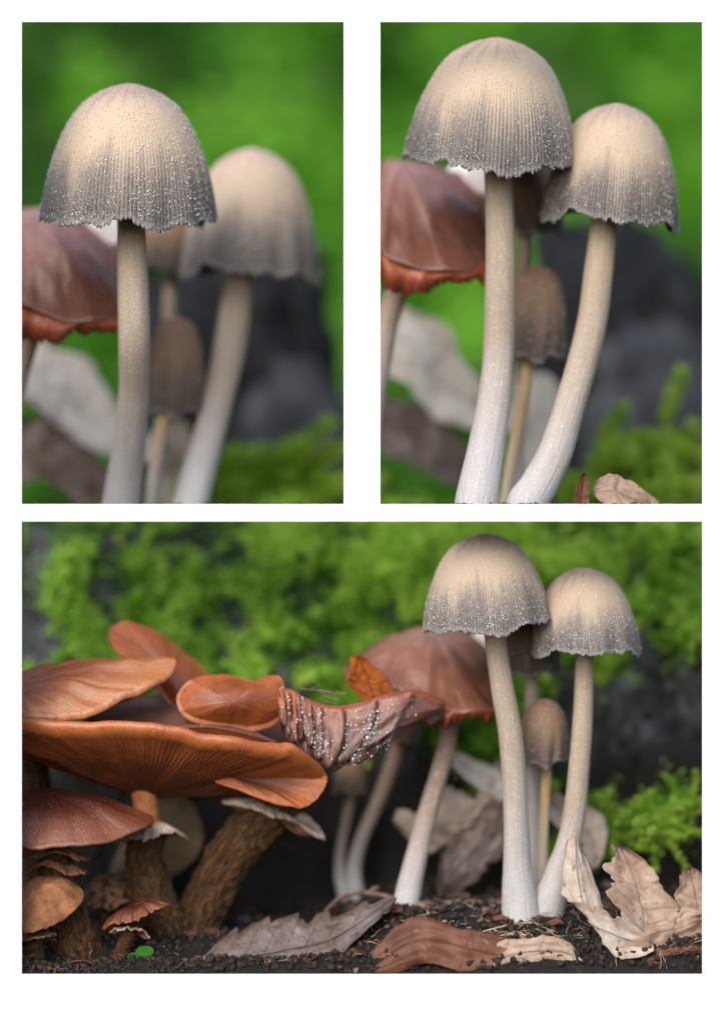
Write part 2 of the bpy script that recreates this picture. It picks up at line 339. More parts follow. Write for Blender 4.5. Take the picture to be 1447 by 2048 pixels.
# ------------------------------------------------------------------ builders
_p = (1+5**.5)/2
ICO_V = np.array([(-1,_p,0),(1,_p,0),(-1,-_p,0),(1,-_p,0),(0,-1,_p),(0,1,_p),(0,-1,-_p),(0,1,-_p),(_p,0,-1),(_p,0,1),(-_p,0,-1),(-_p,0,1)], float)/math.hypot(1, _p)
ICO_F = np.array([(0,11,5),(0,5,1),(0,1,7),(0,7,10),(0,10,11),(1,5,9),(5,11,4),(11,10,2),(10,7,6),(7,1,8),(3,9,4),(3,4,2),(3,2,6),(3,6,8),(3,8,9),(4,9,5),(2,4,11),(6,2,10),(8,6,7),(9,8,1)])
def blobs(name, pos, rad, mat, T=None, kind='stuff', squash=None, rough=.25, sub=None):
    pos = np.asarray(pos); n = len(pos); rad = np.broadcast_to(np.asarray(rad, float), (n,))
    jit = 1+rough*(rng.random((n, 12, 1))*2-1)
    ax = (.75+.5*rng.random((n, 1, 3))) if squash is None else np.broadcast_to(np.asarray(squash, float), (n, 1, 3))
    q = ICO_V[None]*jit*ax*rad[:, None, None]+pos[:, None, :]
    f = ICO_F[None]+12*np.arange(n)[:, None, None]
    return pmesh(name, q.reshape(-1, 3), f.reshape(-1, 3), mat, T, kind=kind, sub=sub)
PROF_T = np.array([0, .012, .04, .09, .16, .28, .47, .66, .85, 1.0]); PROF_R = np.array([0, .13, .27, .42, .555, .69, .825, .912, .967, 1.0])
def prof(t, p=None):
    return np.interp(t, _pt, _pr)
_pt = np.linspace(0, 1, 200)**1.7; _q = crom(np.stack([np.sqrt(PROF_T), PROF_R], 1), 600); _pr = np.interp(np.sqrt(_pt), _q[:, 0], _q[:, 1])
def rotm(fwd, side, spin=0):
    return np.array(Matrix.Rotation(side, 3, 'Y') @ Matrix.Rotation(fwd, 3, 'X') @ Matrix.Rotation(spin, 3, 'Z'))
def inkcap(T, apex, r, h, fwd=0, side=0, seed=0, grooves=132, rows=54, per=5, flecks=1500, fsize=(.7, 1.8), waves=((3, .05, 0), (7, .025, 1)), mat='ink_cap', tooth=.012, pleat=.02, full=1.0):
    k = (D+apex[2])/D*U; R = rotm(math.radians(fwd), math.radians(side)); A = P3(apex); rg = np.random.default_rng(seed+100)
    n = grooves*per; ph = rg.random(8)*6.28
    def surf(t, a, off=0.0):
        cyc = .5+.5*np.cos(grooves*a)
        gr = cyc**3*sst(.2, .6, t)*(.75+.4*vn(np.cos(a)*9+seed, np.sin(a)*9, t*3))
        rim = sum(am*np.cos(kk*a+p_) for kk, am, p_ in waves)+tooth*(-cyc)+.022*vn(np.cos(a)*16+seed, np.sin(a)*16, 3)+.012*vn(np.cos(a)*40, np.sin(a)*40, seed)
        rad = r*prof(t)**full*(1+.02*vn(np.cos(a)*1.2+seed*3, np.sin(a)*1.2, t*1.5))+r*(pleat*sst(.3, 1, t)*(np.cos(9*a+ph[0])+.7*np.cos(14*a+ph[1]+2*t)))-r*.0105*gr+off
        rad = np.maximum(rad, 0)
        z = -h*t*(1+0*a)-h*rim*sst(.25, 1, t)*t+ (0 if off == 0 else -off*.4)
        return np.stack([rad*np.cos(a), rad*np.sin(a), z+0*rad], -1), gr
    world = lambda q: A+(q@R.T)*k
    t = np.concatenate([[0], np.linspace(.0, 1, rows)[1:]**1.35]); a = np.linspace(0, 2*PI, n, endpoint=False)
    TT, AA = np.meshgrid(t, a, indexing='ij')
    q, gr = surf(TT, AA); qi, _ = surf(TT[::-1][:, ::1], AA, -r*.022)
    keep = rows//2
    q2 = np.concatenate([q, qi[:keep]]); h2 = np.concatenate([TT, TT[::-1][:keep]]); g2 = np.concatenate([gr, gr[::-1][:keep]*0]); a2 = np.concatenate([AA, AA[:keep]])
    cap = pmesh('cap', world(q2.reshape(-1, 3)), gridf(len(q2), n, True, True), M[mat], T, dict(h=h2, ang=a2, groove=g2))
    # gill plates inside the bell
    ng = 72; ag = np.linspace(0, 2*PI, ng, endpoint=False); tg = np.linspace(.3, .985, 9)
    GV = []
    for ang in ag:
        o_, _ = surf(tg, np.full(9, ang), -r*.02); i_ = o_.copy(); i_[:, :2] *= np.linspace(.35, .93, 9)[:, None]
        GV.append(np.concatenate([o_, i_]))
    GF = np.concatenate([np.array([(j, j+1, 10+j, 9+j) for j in range(8)])+18*i for i in range(ng)])
    pmesh('gill_lining', world(np.concatenate(GV)), GF, M['gill_grey'], T, kind='stuff', sub=cap, smooth=False)
    if flecks:
        tt = rg.random(flecks*3)**.85; a_ = rg.random(flecks*3)*2*PI; keepm = rg.random(flecks*3) < prof(tt)*np.clip(.6+.7*fbm(np.cos(a_)*3+seed, np.sin(a_)*3, tt*4, 2), .08, 1); aa = a_[keepm][:flecks]; tt = tt[keepm][:flecks]
        s, _ = surf(tt, aa, r*.004)
        rad = (fsize[0]+(fsize[1]-fsize[0])*rg.random(len(tt))**2.2)*k
        o = blobs('fleck_coat', world(s), rad, M['fleck'], T, sub=cap)
        tt = rg.random(flecks//2)**2*.4; aa = rg.random(len(tt))*2*PI; s, _ = surf(tt, aa, r*.003)
        blobs('granule_coat', world(s), (fsize[0]*.8+1.0*rg.random(len(tt)))*k, M['fleck_tan'], T, sub=cap)
    return cap
def stem(T, pts, mat='ink_stem', name='stem', n=70, seg=30, bumpy=.03, seed=0, flare=None, shag=0):
    c = crom(pts, n); w_ = P3(c[:, :3]); rad = c[:, 3]*(D+c[:, 2])/D*U
    tn = np.gradient(w_, axis=0); tn /= np.linalg.norm(tn, axis=1)[:, None]
    e1 = np.cross(tn, [0, 1, 0]); e1 /= np.linalg.norm(e1, axis=1)[:, None]; e2 = np.cross(tn, e1)
    a = np.linspace(0, 2*PI, seg, endpoint=False); t = np.linspace(0, 1, n)
    TT, AA = np.meshgrid(t, a, indexing='ij')
    rr = rad[:, None]*(1+bumpy*fbm(np.cos(AA)*1.6+seed*2.1, np.sin(AA)*1.6, TT*7)+bumpy*.35*vn(np.cos(AA)*6, np.sin(AA)*6+seed, TT*8))
    if shag: rr = rr*(1+shag*np.maximum(0, fbm(np.cos(AA)*4+seed, np.sin(AA)*4, TT*16, 3))+shag*.4*vn(np.cos(AA)*9, np.sin(AA)*9, TT*34))
    v = w_[:, None]+rr[..., None]*(np.cos(AA)[..., None]*e1[:, None]+np.sin(AA)[..., None]*e2[:, None])
    return pmesh(name, v, gridf(n, seg), M[mat], T, dict(t=TT, ang=AA))
def rimcap(T, name, rim, ctop, cbot, bt=0, bb=0, th=10, gills=0, gd=5, mt='honey_cap', mb='honey_gill', na=240, nr=24, jag=0, lump=4, seed=0, bname='gills', wavy=5, bd=0):
    R = crom(rim, na, True); a = np.linspace(0, 2*PI, na, endpoint=False); ct, cb = np.array(ctop, float), np.array(cbot, float)
    if jag:
        j = jag*(vn(np.cos(a)*9+seed, np.sin(a)*9, 1)+.6*vn(np.cos(a)*24, np.sin(a)*24, seed))
        dv = R-ct; R = R+dv/np.maximum(np.linalg.norm(dv, axis=1), 1)[:, None]*j[:, None]
    R[:, 1] += wavy*fbm(np.cos(a)*2.2+seed*1.7, np.sin(a)*2.2, seed, 3); R[:, 2] += wavy*vn(np.cos(a)*3+seed, np.sin(a)*3, 9.0)
    v = np.linspace(0, 1, nr)**.85
    def lay(c, Rm, b, sgn, gl):
        Q = c[None, None]+(Rm[None]-c[None, None])*v[:, None, None]
        off = sgn*b*np.sin(PI*v)[:, None]+lump*fbm(Q[..., 0]/60+seed, Q[..., 2]/60, seed*.7, 3)*np.sin(PI*np.clip(v, 0, .93)/.93*.5)[:, None]*(1-v[:, None]**6)*1.6
        if gl: off = off-gd*(.5+.5*np.cos(gills*a))[None]*(np.sin(PI*v**.8)**.6)[:, None]
        Q[..., 1] += off; return Q
    top = lay(ct, R, bt, -1, 0); top[..., 2] -= bd*(1-v[:, None]**2)
    dv = R-ct; dv /= np.maximum(np.linalg.norm(dv, axis=1), 1)[:, None]
    roll = []
    for s in np.linspace(.15, .85, 5):
        q = R+dv*(th*.5*math.sin(PI*s)); q[:, 1] += th*.5*(1-math.cos(PI*s)); roll.append(q)
    Rb = R.copy(); Rb[:, 1] += th
    tv = np.concatenate([top, np.array(roll), Rb[None]]); vv = np.concatenate([v, np.ones(6)])[:, None]*np.ones(na)
    AA = np.ones((len(tv), 1))*a
    o = pmesh(name, P3(tv), gridf(len(tv), na, True), M[mt], T, dict(v=vv, ang=AA))
    bot = lay(cb, Rb, bb, 1, gills)
    pmesh(bname, P3(bot), gridf(nr, na, True, True), M[mb], T, dict(v=v[:, None]*np.ones(na), ang=np.ones((nr, 1))*a), sub=o)
    return o
def leaf(T, mid, side, W, lobes=5, depth=.28, curl=0, mat='leaf_tan', ns=90, nw=25, th=1.3, seed=0, wav=6, tipw=.1, name='blade', sharp=False, veins=True, s0=.0, s1=1.0):
    c = crom(mid, ns); sd = crom(side, ns) if len(np.shape(side)) == 2 and len(side) > 1 else np.repeat(np.asarray(side, float).reshape(1, 3), ns, 0)
    sd = sd/np.linalg.norm(sd, axis=1)[:, None]; s = np.linspace(0, 1, ns); u = np.linspace(-1, 1, nw)
    tn = np.gradient(c, axis=0); tn /= np.linalg.norm(tn, axis=1)[:, None]; nm = np.cross(tn, sd); nm /= np.linalg.norm(nm, axis=1)[:, None]
    ss = s0+(s1-s0)*s
    env = np.clip(np.sin(PI*np.clip(ss, 0.0, 1)**.85), 0, 1)**.65*(1-.15*ss)+tipw*.2
    SS, UU = np.meshgrid(s, u, indexing='ij')
    ph = np.where(UU > 0, 0.0, .5)
    wave = .5+.5*np.cos(2*PI*(lobes*SS+ph)+.8*vn(SS*4, np.sign(UU)*3, seed))
    if sharp: wave = 1-((lobes*SS+ph) % 1.0)
    wid = W*env[:, None]*(1-depth*wave*(1 if sharp else 1))-W*.16*np.maximum(0, vn(SS*13, np.sign(UU)*9+seed*3, 5)-.45)*2+W*.04*vn(SS*26, np.sign(UU)*5+seed, 2)*(env[:, None] > .1)
    q = c[:, None]+sd[:, None]*(UU*wid)[..., None]
    off = curl*(UU**2)+wav*fbm(SS*3+seed, UU*1.3+seed, seed)+wav*.35*vn(SS*11, UU*5, seed)
    vein = np.maximum(np.exp(-(UU*wid/2.2)**2), .7*np.exp(-((np.abs(((SS-.32*np.abs(UU)*W/ max(1, np.linalg.norm(c[-1]-c[0])))*lobes*1.5) % 1-.5))/.05)**2))
    off = off+.7*vein
    q = q+nm[:, None]*off[..., None]
    q2 = q-nm[:, None]*th
    nv = ns*nw; gf = gridf(ns, nw, False); bnd = []
    b_ = [i for i in range(nw)]+[i*nw+nw-1 for i in range(1, ns)]+[(ns-1)*nw+i for i in range(nw-2, -1, -1)]+[i*nw for i in range(ns-2, 0, -1)]
    for i in range(len(b_)): j = b_[(i+1) % len(b_)]; bnd.append((b_[i], b_[i]+nv, j+nv, j))
    F = np.concatenate([gf, gf[:, ::-1]+nv, np.array(bnd)])
    eg = np.abs(UU)**6
    o = pmesh(name, P3(np.concatenate([q.reshape(-1, 3), q2.reshape(-1, 3)])), F, M[mat], T, dict(vein=np.tile(vein.ravel(), 2), edge=np.tile(eg.ravel(), 2)))
    if veins:
        m = nw//2; rr = np.linspace(1.7, .6, ns); cc = q[:, m]+nm*.4
        tube_px(T, 'midrib', np.concatenate([cc, rr[:, None]], 1)[::3], mat, sub=o)
    return o
def tube_px(T, name, pts, mat, sub=None, seg=7, n=None, kind=None):
    c = crom(pts, n or max(12, len(pts)*3)); w_ = P3(c[:, :3]); rad = c[:, 3]*(D+c[:, 2])/D*U
    tn = np.gradient(w_, axis=0); tn /= np.linalg.norm(tn, axis=1)[:, None]+1e-12
    e1 = np.cross(tn, [0.13, .9, .4]); e1 /= np.linalg.norm(e1, axis=1)[:, None]; e2 = np.cross(tn, e1); a = np.linspace(0, 2*PI, seg, endpoint=False)
    v = w_[:, None]+rad[:, None, None]*(np.cos(a)[None, :, None]*e1[:, None]+np.sin(a)[None, :, None]*e2[:, None])
    nn = len(c)
    return pmesh(name, v, gridf(nn, seg), M[mat], T, dict(vein=np.ones((nn, seg)), edge=np.zeros((nn, seg)), tone=np.full((nn, seg), .6), v=np.full((nn, seg), .8)), kind=kind, sub=sub)
def moss(name, base, nrm, ln, wid, nleaf, mat, label, tone, spread=.6, kind='stuff', T=None, sub=None, droop=.0):
    """many small sprigs: each a bent axis with pointed leaflets (two triangles each) all round it; metres"""
    n = len(base); rg = np.random.default_rng(len(base)); nrm = nrm/np.linalg.norm(nrm, axis=1)[:, None]
    ax = nrm+spread*rg.normal(size=(n, 3)); ax /= np.linalg.norm(ax, axis=1)[:, None]
    bend = rg.normal(size=(n, 3))*.35; bend[:, 2] -= droop
    t = (np.arange(nleaf)+.6)/nleaf
    c = base[:, None]+ax[:, None]*(t[None, :, None]*ln[:, None, None])+bend[:, None]*(t**2)[None, :, None]*ln[:, None, None]
    d1 = rg.normal(size=(n, nleaf, 3)); d1 -= (d1*ax[:, None]).sum(-1, keepdims=True)*ax[:, None]*.8; d1 = d1+ax[:, None]*.55; d1 /= np.linalg.norm(d1, axis=-1, keepdims=True)
    w1 = np.cross(d1, ax[:, None]+.3*rg.normal(size=(n, nleaf, 3))); w1 /= np.linalg.norm(w1, axis=-1, keepdims=True)+1e-9
    L = (wid[:, None]*(1.15-.55*t)*(.7+.6*rg.random((n, nleaf))))[..., None]
    p0 = c; p1 = c+d1*L*.5+w1*L*.2; p2 = c+d1*L; p3 = c+d1*L*.5-w1*L*.2
    v = np.stack([p0, p1, p2, p3], 2).reshape(-1, 3)
    f = np.arange(len(v)).reshape(-1, 4)
    tn = np.repeat(tone[:, None]+.25*(t-.5)[None], 4, 1)+.12*rg.normal(size=(n, nleaf*4))
    o = pmesh(name, v, f, M[mat], T, dict(tone=np.clip(tn, 0, 1)), kind=kind, sub=sub, smooth=False)
    if label: o['label'] = label
    return o

# ------------------------------------------------------------------ moss on the bank, the far hill
N = 26000
px = rng.uniform(20, 1430, N*2); s = rng.random(N*2)
xw = np.zeros_like(px); 
d = 420+rng.random(N*2)*480; xw = xs(px)*(D+d)/D; z = ground_z(xw, d)
e = 6.0; gxn = (ground_z(xw+e, d)-ground_z(xw-e, d))/(2*e); gdn = (ground_z(xw, d+e)-ground_z(xw, d-e))/(2*e)
nr_ = np.stack([-gxn, -gdn, np.ones_like(gxn)], 1); area = np.sqrt(1+gxn**2+gdn**2)
py = 1024-z*D/(D+d); clump = fbm(px/55, py/45, 3)
keep = (rng.random(N*2) < moss_mask(px, py)*np.clip(area/3, 0, 1)*np.clip(.42+1.2*clump, .0, 1)) & (py > 1000)
# extra samples on the steep face: many per column
base = np.stack([xw*U, d*U, ZC+z*U], 1)[keep]; nn_ = nr_[keep]; cl = clump[keep]; k_ = len(base)
moss('moss', base, nn_*np.array([1, 1, .6])+np.array([0, -.4, .5]), (28+30*rng.random(k_))*U*(1+.35*cl), (14+14*rng.random(k_))*U, 11, 'moss',
     'short feathery green moss growing over the dark bank', np.clip(.33+.42*cl+.12*rng.normal(size=k_)+.5*(rng.random(k_) < .2), 0.03, 1), .55, droop=.1)
N = 15000
px = rng.uniform(-500, 1950, N); d = rng.uniform(2250, 6900, N); xw = xs(px)*(D+d)/D; z = ground_z(xw, d); py = 1024-z*D/(D+d)
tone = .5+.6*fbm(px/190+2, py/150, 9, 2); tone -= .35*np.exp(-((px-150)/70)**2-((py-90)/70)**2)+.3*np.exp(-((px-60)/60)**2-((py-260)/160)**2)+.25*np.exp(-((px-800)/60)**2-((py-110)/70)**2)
kz = rng.random(N) < np.clip(.85+.8*fbm(px/120, py/120, 5, 2), .2, 1)
base = np.stack([xw*U, d*U, ZC+z*U], 1)[kz]; k_ = len(base)
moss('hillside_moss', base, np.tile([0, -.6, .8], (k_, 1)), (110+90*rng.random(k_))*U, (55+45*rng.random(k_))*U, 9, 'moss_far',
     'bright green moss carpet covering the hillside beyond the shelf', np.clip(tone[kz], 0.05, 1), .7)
N = 700
px = rng.uniform(-100, 1550, N); d = rng.uniform(1000, 2300, N); xw = xs(px)*(D+d)/D; z = ground_z(xw, d)

# ------------------------------------------------------------------ dark rotten wood on the terrace and bank (dark gaps behind the stems)
def chunk(label, c, rx, ry, rd, seed, mat='bark_dark', name='rotten_wood', cat='wood', group=None):
    T = Root(name, label, cat, (c[0], c[1]+ry, c[2]), group)
    nu, nv = 64, 40; a = np.linspace(0, 2*PI, nu, endpoint=False); b = np.linspace(0, PI, nv); B, A = np.meshgrid(b, a, indexing='ij')
    nx, ny, nz = np.sin(B)*np.cos(A), -np.cos(B), np.sin(B)*np.sin(A)
    sq = lambda q: np.sign(q)*np.abs(q)**.75
    k = 1+.3*fbm(nx*2+seed, ny*2, nz*2, 3)+.09*vn(nx*9, ny*2+seed, nz*9)
    q = np.stack([c[0]+sq(nx)*rx*k, c[1]+sq(ny)*ry*k, c[2]+sq(nz)*rd*k], -1)
    pmesh('bark', P3(q), gridf(nv, nu), M[mat], T, dict(t=B, ang=A))
    # splintered ridge strips
    for i in range(5):
        a0 = -PI/2+(-.9+.45*i); bb = np.linspace(.6, 2.5, 8)
        pts = np.stack([c[0]+np.sin(bb)*np.cos(a0)*rx*1.02, c[1]-np.cos(bb)*ry*1.0, c[2]+np.sin(bb)*np.sin(a0)*rd*1.04, 7+5*np.sin(bb*3+i)], 1)
        tube_px(T, 'splinter', pts, mat)
    return T
chunk('black rotten wood chunk behind the stems of the left tall window', (480, 800, 1700), 190, 300, 220, 1)
chunk('grey stone lump in front of the black wood, left tall window', (590, 925, 1450), 110, 160, 60, 5, 'stone_grey', name='stone', cat='stone')
chunk('black rotten wood chunk behind the stems of the right tall window', (1215, 780, 1700), 185, 310, 220, 2)
chunk('low grey stone lump under the black wood, right tall window', (1330, 880, 1450), 150, 205, 60, 3, 'stone_grey', name='stone', cat='stone')

# ------------------------------------------------------------------ ink caps
def ink_mushroom(label, group, base, cap, st, smat='ink_stem', seed=0, extra=None):
    T = Root('ink_cap_mushroom', label, 'mushroom', base, group)
    inkcap(T, seed=seed, **cap); stem(T, st, smat, seed=seed)
    return T
IG = 'ink cap mushrooms'
W3 = ((2, .04, .4), (5, .03, 1.2), (8, .018, 2.0), (13, .010, .5))
# left tall window
ink_mushroom('tall ink cap with sharp white flecks on its wide cap, left tall window', IG, (240, 1016, 350),
    dict(apex=(262, 168, 148), r=176, h=272, fwd=9.5, side=2.5, flecks=3600, fsize=(.6, 1.9), waves=((2, -.02, 1.0), (4, .022, PI+.6), (7, .02, 1.5), (11, .012, .5))),
    [(262, 330, 150, 27), (262, 440, 150, 28), (266, 560, 152, 31), (269, 680, 155, 32), (268, 780, 215, 31), (261, 870, 270, 32), (250, 950, 320, 35), (240, 1026, 352, 39)], seed=1)
ink_mushroom('shorter ink cap with soft grey cap beside the tall one, left tall window', IG, (378, 1016, 400),
    dict(apex=(505, 297, 560), r=140, h=250, fwd=8, side=1.5, flecks=1000, rows=36, per=4, waves=W3),
    [(492, 430, 560, 30), (478, 555, 550, 30), (462, 680, 530, 32), (437, 790, 500, 31), (412, 890, 460, 32), (390, 970, 420, 34), (378, 1026, 400, 38)], seed=2)
ink_mushroom('dark ink cap half hidden under the tall cap, left tall window', IG, (300, 1016, 425),
    dict(apex=(345, 395, 690), r=70, h=150, fwd=7, flecks=120, rows=24, per=3, grooves=80, waves=W3, mat='ink_cap_dark', full=.74),
    [(342, 470, 690, 13), (338, 640, 660, 14), (322, 850, 540, 14), (304, 1026, 432, 15)], seed=3)
ink_mushroom('small brown ink cap between the two tall stems, left tall window', IG, (298, 1016, 380),
    dict(apex=(354, 634, 480), r=67, h=185, fwd=7, side=4, flecks=150, rows=30, per=3, grooves=80, waves=((1, .05, 2.2), (5, .03, 1), (9, .02, 0)), pleat=.04, mat='ink_cap_dark', full=.74),
    [(345, 720, 480, 11), (335, 800, 470, 12), (322, 860, 450, 12), (310, 930, 425, 12), (298, 1026, 400, 13)], 'ink_stem_tan', seed=4)
# right tall window
ink_mushroom('tall ink cap with pale frosted cap and long grey stem, right tall window', IG, (950, 1016, 62),
    dict(apex=(997, 76, 145), r=175, h=250, fwd=11, side=3.5, flecks=3600, fsize=(.5, 1.6), waves=((2, -.02, 1.0), (3, .028, PI+.9), (6, .022, 2.5), (10, .012, .5))),
    [(994, 240, 150, 28), (995, 340, 150, 28), (1000, 460, 150, 29), (1000, 580, 152, 30.5), (997, 690, 155, 31), (989, 790, 135, 33), (973, 890, 105, 37), (958, 970, 80, 41), (950, 1026, 62, 44)], seed=5)
ink_mushroom('shorter ink cap with crisp dark ribs and white flecks, right tall window', IG, (1050, 1016, 72),
    dict(apex=(1236, 208, 190), r=141, h=230, fwd=10, side=4, flecks=2200, fsize=(.6, 1.8), waves=W3),
    [(1215, 350, 190, 27), (1207, 450, 190, 27), (1197, 540, 188, 29), (1182, 650, 185, 30), (1160, 740, 170, 30), (1139, 810, 145, 31), (1110, 905, 112, 34), (1076, 972, 88, 38), (1056, 1004, 76, 42), (1050, 1030, 74, 44)], seed=6)
ink_mushroom('dark ink cap tucked behind the tall stem, right tall window', IG, (1030, 1016, 400),
    dict(apex=(1045, 300, 400), r=84, h=165, fwd=8, flecks=300, rows=28, per=4, grooves=90, waves=W3, mat='ink_cap_dark', full=.74),
    [(1046, 400, 400, 15), (1045, 520, 400, 14), (1040, 700, 400, 14), (1035, 860, 400, 14), (1030, 1026, 400, 15)], seed=7)
ink_mushroom('small brown ink cap between the two tall stems, right tall window', IG, (1008, 1016, 345),
    dict(apex=(1078, 533, 320), r=68, h=176, fwd=7, side=5, flecks=350, rows=34, per=4, grooves=90, waves=((1, .05, 2.2), (5, .03, 1), (9, .02, 0)), pleat=.045, mat='ink_cap_dark', full=.74),
    [(1066, 640, 320, 12), (1056, 720, 318, 12), (1046, 800, 312, 12.5), (1030, 890, 325, 13), (1017, 960, 335, 13), (1008, 1026, 345, 14)], 'ink_stem_tan', seed=8)
# wide window
ink_mushroom('tallest ink cap with thick white stem foot, wide lower window', IG, (1042, 1840, 128),
    dict(apex=(962, 1068, 130), r=127, h=186, fwd=3, side=-5, flecks=3200, fsize=(.4, 1.3), waves=((2, -.02, 1.0), (3, .03, PI+.9), (6, .02, 2.5), (10, .012, .5))),
    [(985, 1200, 130, 21), (989, 1270, 130, 21.5), (1003, 1370, 130, 23), (1019, 1460, 130, 23.5), (1027, 1550, 130, 24), (1031, 1640, 130, 25), (1033, 1720, 129, 28), (1037, 1785, 128, 34), (1042, 1840, 126, 40)], seed=9)
ink_mushroom('second tall ink cap with ribbed cap and curved stem, wide lower window', IG, (1088, 1830, 150),
    dict(apex=(1164, 1136, 150), r=110, h=168, fwd=3, side=-2, flecks=2600, fsize=(.4, 1.3), waves=W3),
    [(1170, 1240, 150, 18), (1168, 1320, 150, 18.5), (1165, 1430, 150, 20), (1158, 1530, 150, 21), (1149, 1620, 150, 22.5), (1135, 1690, 150, 24), (1116, 1750, 150, 29), (1097, 1800, 150, 36), (1088, 1830, 150, 40)], seed=10)
ink_mushroom('dark ink cap half hidden between the two tall caps, wide lower window', IG, (1068, 1800, 300),
    dict(apex=(1048, 1195, 290), r=75, h=145, fwd=4, flecks=300, rows=28, per=4, grooves=90, waves=((1, .05, .5), (4, .03, 1), (9, .02, 0)), mat='ink_cap_dark', full=.74),
    [(1064, 1290, 290, 13), (1062, 1360, 290, 13), (1064, 1500, 292, 13), (1068, 1650, 295, 14), (1068, 1815, 300, 15)], seed=11)
ink_mushroom('small brown ink cap between the two thick stems, wide lower window', IG, (1080, 1810, 205),
    dict(apex=(1089, 1399, 215), r=55, h=122, fwd=4, side=3, flecks=300, fsize=(.6, 1.2), rows=36, per=4, grooves=90, waves=((1, .06, 2.6), (5, .03, 1), (9, .02, 0)), pleat=.045, mat='ink_cap_dark', full=.74),
    [(1091, 1480, 215, 10.5), (1092, 1530, 215, 10.5), (1088, 1610, 213, 10.5), (1084, 1700, 210, 11), (1080, 1815, 205, 12)], 'ink_stem_tan', seed=12)
# thin leaning pair in the dark hollow
ink_mushroom('thin brown capped mushroom with two bends, in the dark hollow', IG, (690, 1795, 430),
    dict(apex=(700, 1500, 430), r=36, h=85, fwd=3, flecks=0, rows=24, per=3, grooves=60, waves=W3, mat='ink_cap_dark', full=.74),
    [(702, 1560, 430, 10), (696, 1620, 430, 10), (682, 1690, 430, 10), (680, 1750, 430, 12), (692, 1800, 430, 16)], 'old_stem', seed=13)
ink_mushroom('thin leaning mushroom rising from the dark hollow under the brown flap', IG, (712, 1795, 425),
    dict(apex=(815, 1385, 440), r=46, h=95, fwd=3, side=12, flecks=0, rows=24, per=3, grooves=60, waves=W3, mat='ink_cap_dark', full=.74),
    [(802, 1450, 440, 15), (783, 1530, 438, 15), (752, 1610, 435, 14), (722, 1680, 430, 14), (707, 1740, 428, 16), (712, 1800, 425, 20)], 'old_stem', seed=14)

# ------------------------------------------------------------------ old brown mushrooms with the smooth folded cap (one per window)
def flap_sheet(T, top, bot, mat, n=90, m=16, th=4, ripple=6, nf=7, seed=0, name='torn_flap', jag=5, bulge=2.0):
    a, b = crom(top, n), crom(bot, n); s = np.linspace(0, 1, n); t = np.linspace(0, 1, m); SS, TT = np.meshgrid(s, t, indexing='ij')
    b = b.copy(); b[:, 1] += jag*vn(s*14+seed, 1.0)+jag*.6*vn(s*40, seed)
    q = a[:, None]*(1-TT[..., None])+b[:, None]*TT[..., None]
    q[..., 2] += -ripple*bulge*np.sin(PI*TT)+ripple*np.sin(2*PI*nf*SS+2*vn(SS*5, seed))*TT
    q2 = q.copy(); q2[..., 2] += th; nv = n*m; gf = gridf(n, m, False)
    b_ = [i for i in range(m)]+[i*m+m-1 for i in range(1, n)]+[(n-1)*m+i for i in range(m-2, -1, -1)]+[i*m for i in range(n-2, 0, -1)]
    bd = np.array([(b_[i], b_[i]+nv, b_[(i+1) % len(b_)]+nv, b_[(i+1) % len(b_)]) for i in range(len(b_))])
    return pmesh(name, P3(np.concatenate([q.reshape(-1, 3), q2.reshape(-1, 3)])), np.concatenate([gf, gf[:, ::-1]+nv, bd]), M[mat], T, dict(v=np.tile(TT.ravel(), 2), ang=np.tile((SS*4).ravel(), 2)))
def old_brown(label, f, base, stm, seed):
    T = Root('brown_mushroom', label, 'mushroom', base, 'old brown mushrooms with folded caps')
    F = lambda pts: [f(*p) for p in pts]
    # shape drawn once for the wide window (photo units), mapped to the other windows by f
    rimcap(T, 'cap', F([(690, 1335, 330), (740, 1360, 250), (800, 1372, 215), (850, 1392, 195), (905, 1412, 190), (960, 1418, 195), (1000, 1410, 240), (1005, 1365, 330), (985, 1310, 420), (900, 1285, 470), (790, 1290, 470), (715, 1305, 430)]),
           f(870, 1272, 340), f(880, 1400, 330), bt=22, bb=-14, th=9, gills=70, gd=3, mt='honey_cap_old', mb='flap', lump=9, seed=seed, wavy=6)
    flap_sheet(T, F([(828, 1370, 225), (850, 1388, 214), (900, 1404, 208), (950, 1410, 212), (992, 1406, 235)]), F([(838, 1420, 215), (852, 1446, 205), (892, 1456, 198), (930, 1438, 200), (985, 1440, 222)]), 'flap', seed=seed, ripple=9, nf=3, jag=10)
    rimcap(T, 'torn_edge', F([(925, 1292, 400), (955, 1310, 380), (985, 1310, 385), (1000, 1290, 400), (985, 1268, 420), (950, 1264, 425)]), f(965, 1266, 400), f(965, 1300, 400), bt=5, th=5, mt='white_flesh', mb='white_flesh', na=60, nr=8, lump=1)
    st = stem(T, stm, 'old_stem', seed=seed)
    return T
I = lambda x, y, d: (x, y, d)
old_brown('smooth folded brown cap with orange torn flap on leaning white stem, wide lower window', I, (810, 1840, 190),
    [(905, 1400, 300, 17), (893, 1490, 280, 18), (868, 1580, 255, 19), (845, 1660, 230, 21), (828, 1730, 210, 23), (815, 1790, 195, 26), (808, 1845, 188, 30)], 1)
m2 = lambda x, y, d: (760+(x-840)*(1.42 if x > 840 else .25), 330+(y-1272)*1.42, 250+(d-190)*1.1)
old_brown('smooth folded brown cap with orange torn flap, right tall window', m2, (722, 1016, 330),
    [(815, 520, 400, 24), (790, 590, 390, 23), (765, 680, 370, 24), (735, 860, 340, 26), (722, 1026, 320, 28)], 2)
m1 = lambda x, y, d: (28+(x-840)*1.42, 430+(y-1272)*1.42, 270+(d-190)*1.1)
